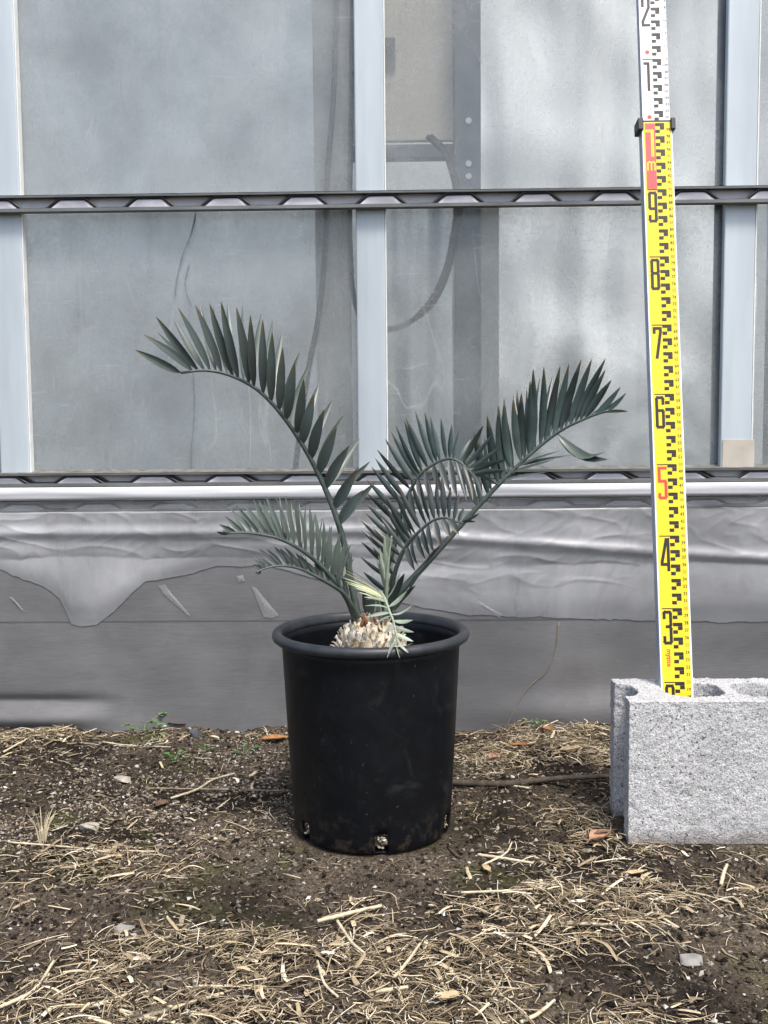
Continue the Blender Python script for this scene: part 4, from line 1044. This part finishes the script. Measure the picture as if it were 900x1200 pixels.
stalk([(565,1012),(592,1000),(600,985,.0)], .0014, M['stalk'], 'pale forked straw end near the pot')
a = G(590, 838); P = []
for (x, y) in ((590, 838), (615, 812), (640, 788), (652, 765), (656, 730)):
    s_, z = W(x, y, .05); P.append(wp(s_, tarp_n(s_, z)+.004, z))
P[0] = Vector((P[0].x, P[0].y-.012, hgt(P[0].x, P[0].y)+.002))
o = MB().tube(spline(P, 24), .0006, 5).build('thin_stem', M['stalk_dark'], None, loc=tuple(P[0]), smooth=True); tag(o, 'thin bent dry stem leaning up against the grey tarp', 'stem')
# fuzzy upright dry tuft
tf = empty('grass_tuft', Vector((*gpt(50, 985), hgt(*gpt(50, 985))))); tag(tf, 'small tuft of dry upright grass blades left of the flat pale stone', 'grass tuft')
c = Vector((*gpt(50, 985), -.002))
for i in range(14):
    a = random.uniform(0, 6.28); h = random.uniform(.018, .05); e = c+Vector((math.cos(a)*h*.5, math.sin(a)*h*.3, h)); MB().tube(spline([c+Vector((math.cos(a)*.004, math.sin(a)*.004, 0)), (c+e)/2+Vector((0, 0, h*.12)), e], 7), [.001, .001, .0009, .0008, .0007, .0005, .0003], 4).build('blade', M['stalk'], tf)

# dead leaves
def dead_leaf(px, py, lpx, wpx, ang, mat, label, curl=.35, hz=.004, group=None):
    c = G(px, py); L = lpx/F*c.y; Wd = wpx/F*c.y; b = MB(); zz = hgt(c.x, c.y)+hz; ca, sa = math.cos(R(ang)), math.sin(R(ang))
    def fn(u, v):
        t = u-.5; w_ = (math.sin(math.pi*min(1, max(0, u*.98+.01)))**.75)*(1-.15*u); y = (v-.5)*Wd*w_*(1+.12*noise.noise((u*7, v*3, px)))
        z = curl*(abs(v-.5)*2)**2*Wd*.5*w_+curl*.5*L*(t*t)+.002*noise.noise((u*5, v*5, py))
        x = t*L; return (c.x+x*ca-y*sa, c.y+x*sa+y*ca, zz+max(0, z))
    b.grid(13, 7, fn); o = b.build('dead_leaf', mat, None, loc=(c.x, c.y, zz), smooth=True)
    so2 = o.modifiers.new('thick', 'SOLIDIFY'); so2.thickness = .0006
    lf = [(c.x-.5*L*ca, c.y-.5*L*sa, zz+curl*.125*L), (c.x-.68*L*ca, c.y-.68*L*sa, zz+.001)]
    MB().tube(lf, .0006, 5).build('leaf_stalk', mat, o)
    tag(o, label, 'dead leaf', group); return o
dead_leaf(322, 863, 34, 16, 12, M['dead_orange'], 'bright orange-brown dead leaf tucked behind the left of the pot', .5, .006)
dead_leaf(206, 848, 26, 12, -15, M['dead_brown'], 'brown curled dead leaf at the foot of the tarp beside green weeds', .6, .008)
dead_leaf(190, 938, 20, 15, 60, M['dead_brown'], 'dark upright dead leaf on the gravelly soil left of the pot', .5, .006)
dead_leaf(703, 985, 38, 20, 40, M['dead_pink'], 'pinkish curled dead leaf beside the corner of the concrete block', .8, .012)
dead_leaf(612, 877, 26, 12, 5, M['dead_orange'], 'rusty orange dead leaf lying in thick straw behind the twig', .5, .010)
dead_leaf(643, 863, 22, 11, -50, M['dead_orange'], 'small reddish dead leaf standing in straw near the tarp', .6, .014)
dead_leaf(668, 883, 30, 13, 25, M['dead_tan'], 'broad tan dead leaf in the straw by the concrete block', .5, .012)
dead_leaf(579, 890, 20, 13, 50, M['dead_pink'], 'pale pink-tan dead leaf in straw right of the pot', .5, .010)
dead_leaf(545, 838, 12, 9, 80, M['dead_tan'], 'small pale dead leaf against the tarp right of the pot', .5, .010)
dead_leaf(570, 1016, 18, 9, 110, M['dead_tan'], 'cream teardrop-shaped dead leaf on the bare soil', .5, .006)
dead_leaf(528, 1166, 26, 16, 20, M['dead_tan'], 'pale crumpled leaf among straw in front of the pot', .5, .008)
dead_leaf(745, 1015, 30, 9, 15, M['dead_tan'], 'narrow tan dead leaf below the concrete block front', .4, .010)
dead_leaf(134, 1006, 22, 7, 5, M['dead_tan'], 'slim whitish dead leaf lying left of the pot', .3, .005)

# weeds
def weed(px, py, sz, n_, label):
    c2 = gpt(px, py); c = Vector((*c2, hgt(*c2)-.001)); wd = empty('weed', c); tag(wd, label, 'weed')
    for i in range(n_):
        a = 2*math.pi*i/n_+random.uniform(-.4, .4); L = 1.4*sz*random.uniform(.6, 1.1); e = c+Vector((math.cos(a)*L*.75, math.sin(a)*L*.75, L*random.uniform(.25, .75)))
        st_ = MB().tube(spline([c, (c+e)/2+Vector((0, 0, L*.16)), e], 6), .0006, 4).build('stem', M['weed'], wd)
        for q in range(5):                      # lobes of the leaf
            b_ = a+(q-2)*.62; l2 = L*(.46 if q == 2 else .36 if q in (1, 3) else .26)
            leaflet(e, e+Vector((math.cos(b_)*l2, math.sin(b_)*l2, l2*random.uniform(-.1, .3))), Vector((-math.sin(b_), math.cos(b_), .1)), l2*.62, M['weed'], st_, .05).name = 'leaf_lobe'
weed(170, 852, .026, 6, 'feathery green weed against the tarp beside a brown dead leaf')
weed(205, 890, .016, 5, 'small bright green weed with lobed leaves on open soil')
weed(240, 876, .012, 4, 'tiny pale green seedling behind the lobed-leaf weed')
weed(285, 880, .016, 5, 'grey-green weed near the orange-brown dead leaf')
weed(186, 865, .013, 5, 'low green weed between feathery weed and lobed-leaf weed')
weed(625, 850, .020, 5, 'green weed poking out of thick straw by the tarp')
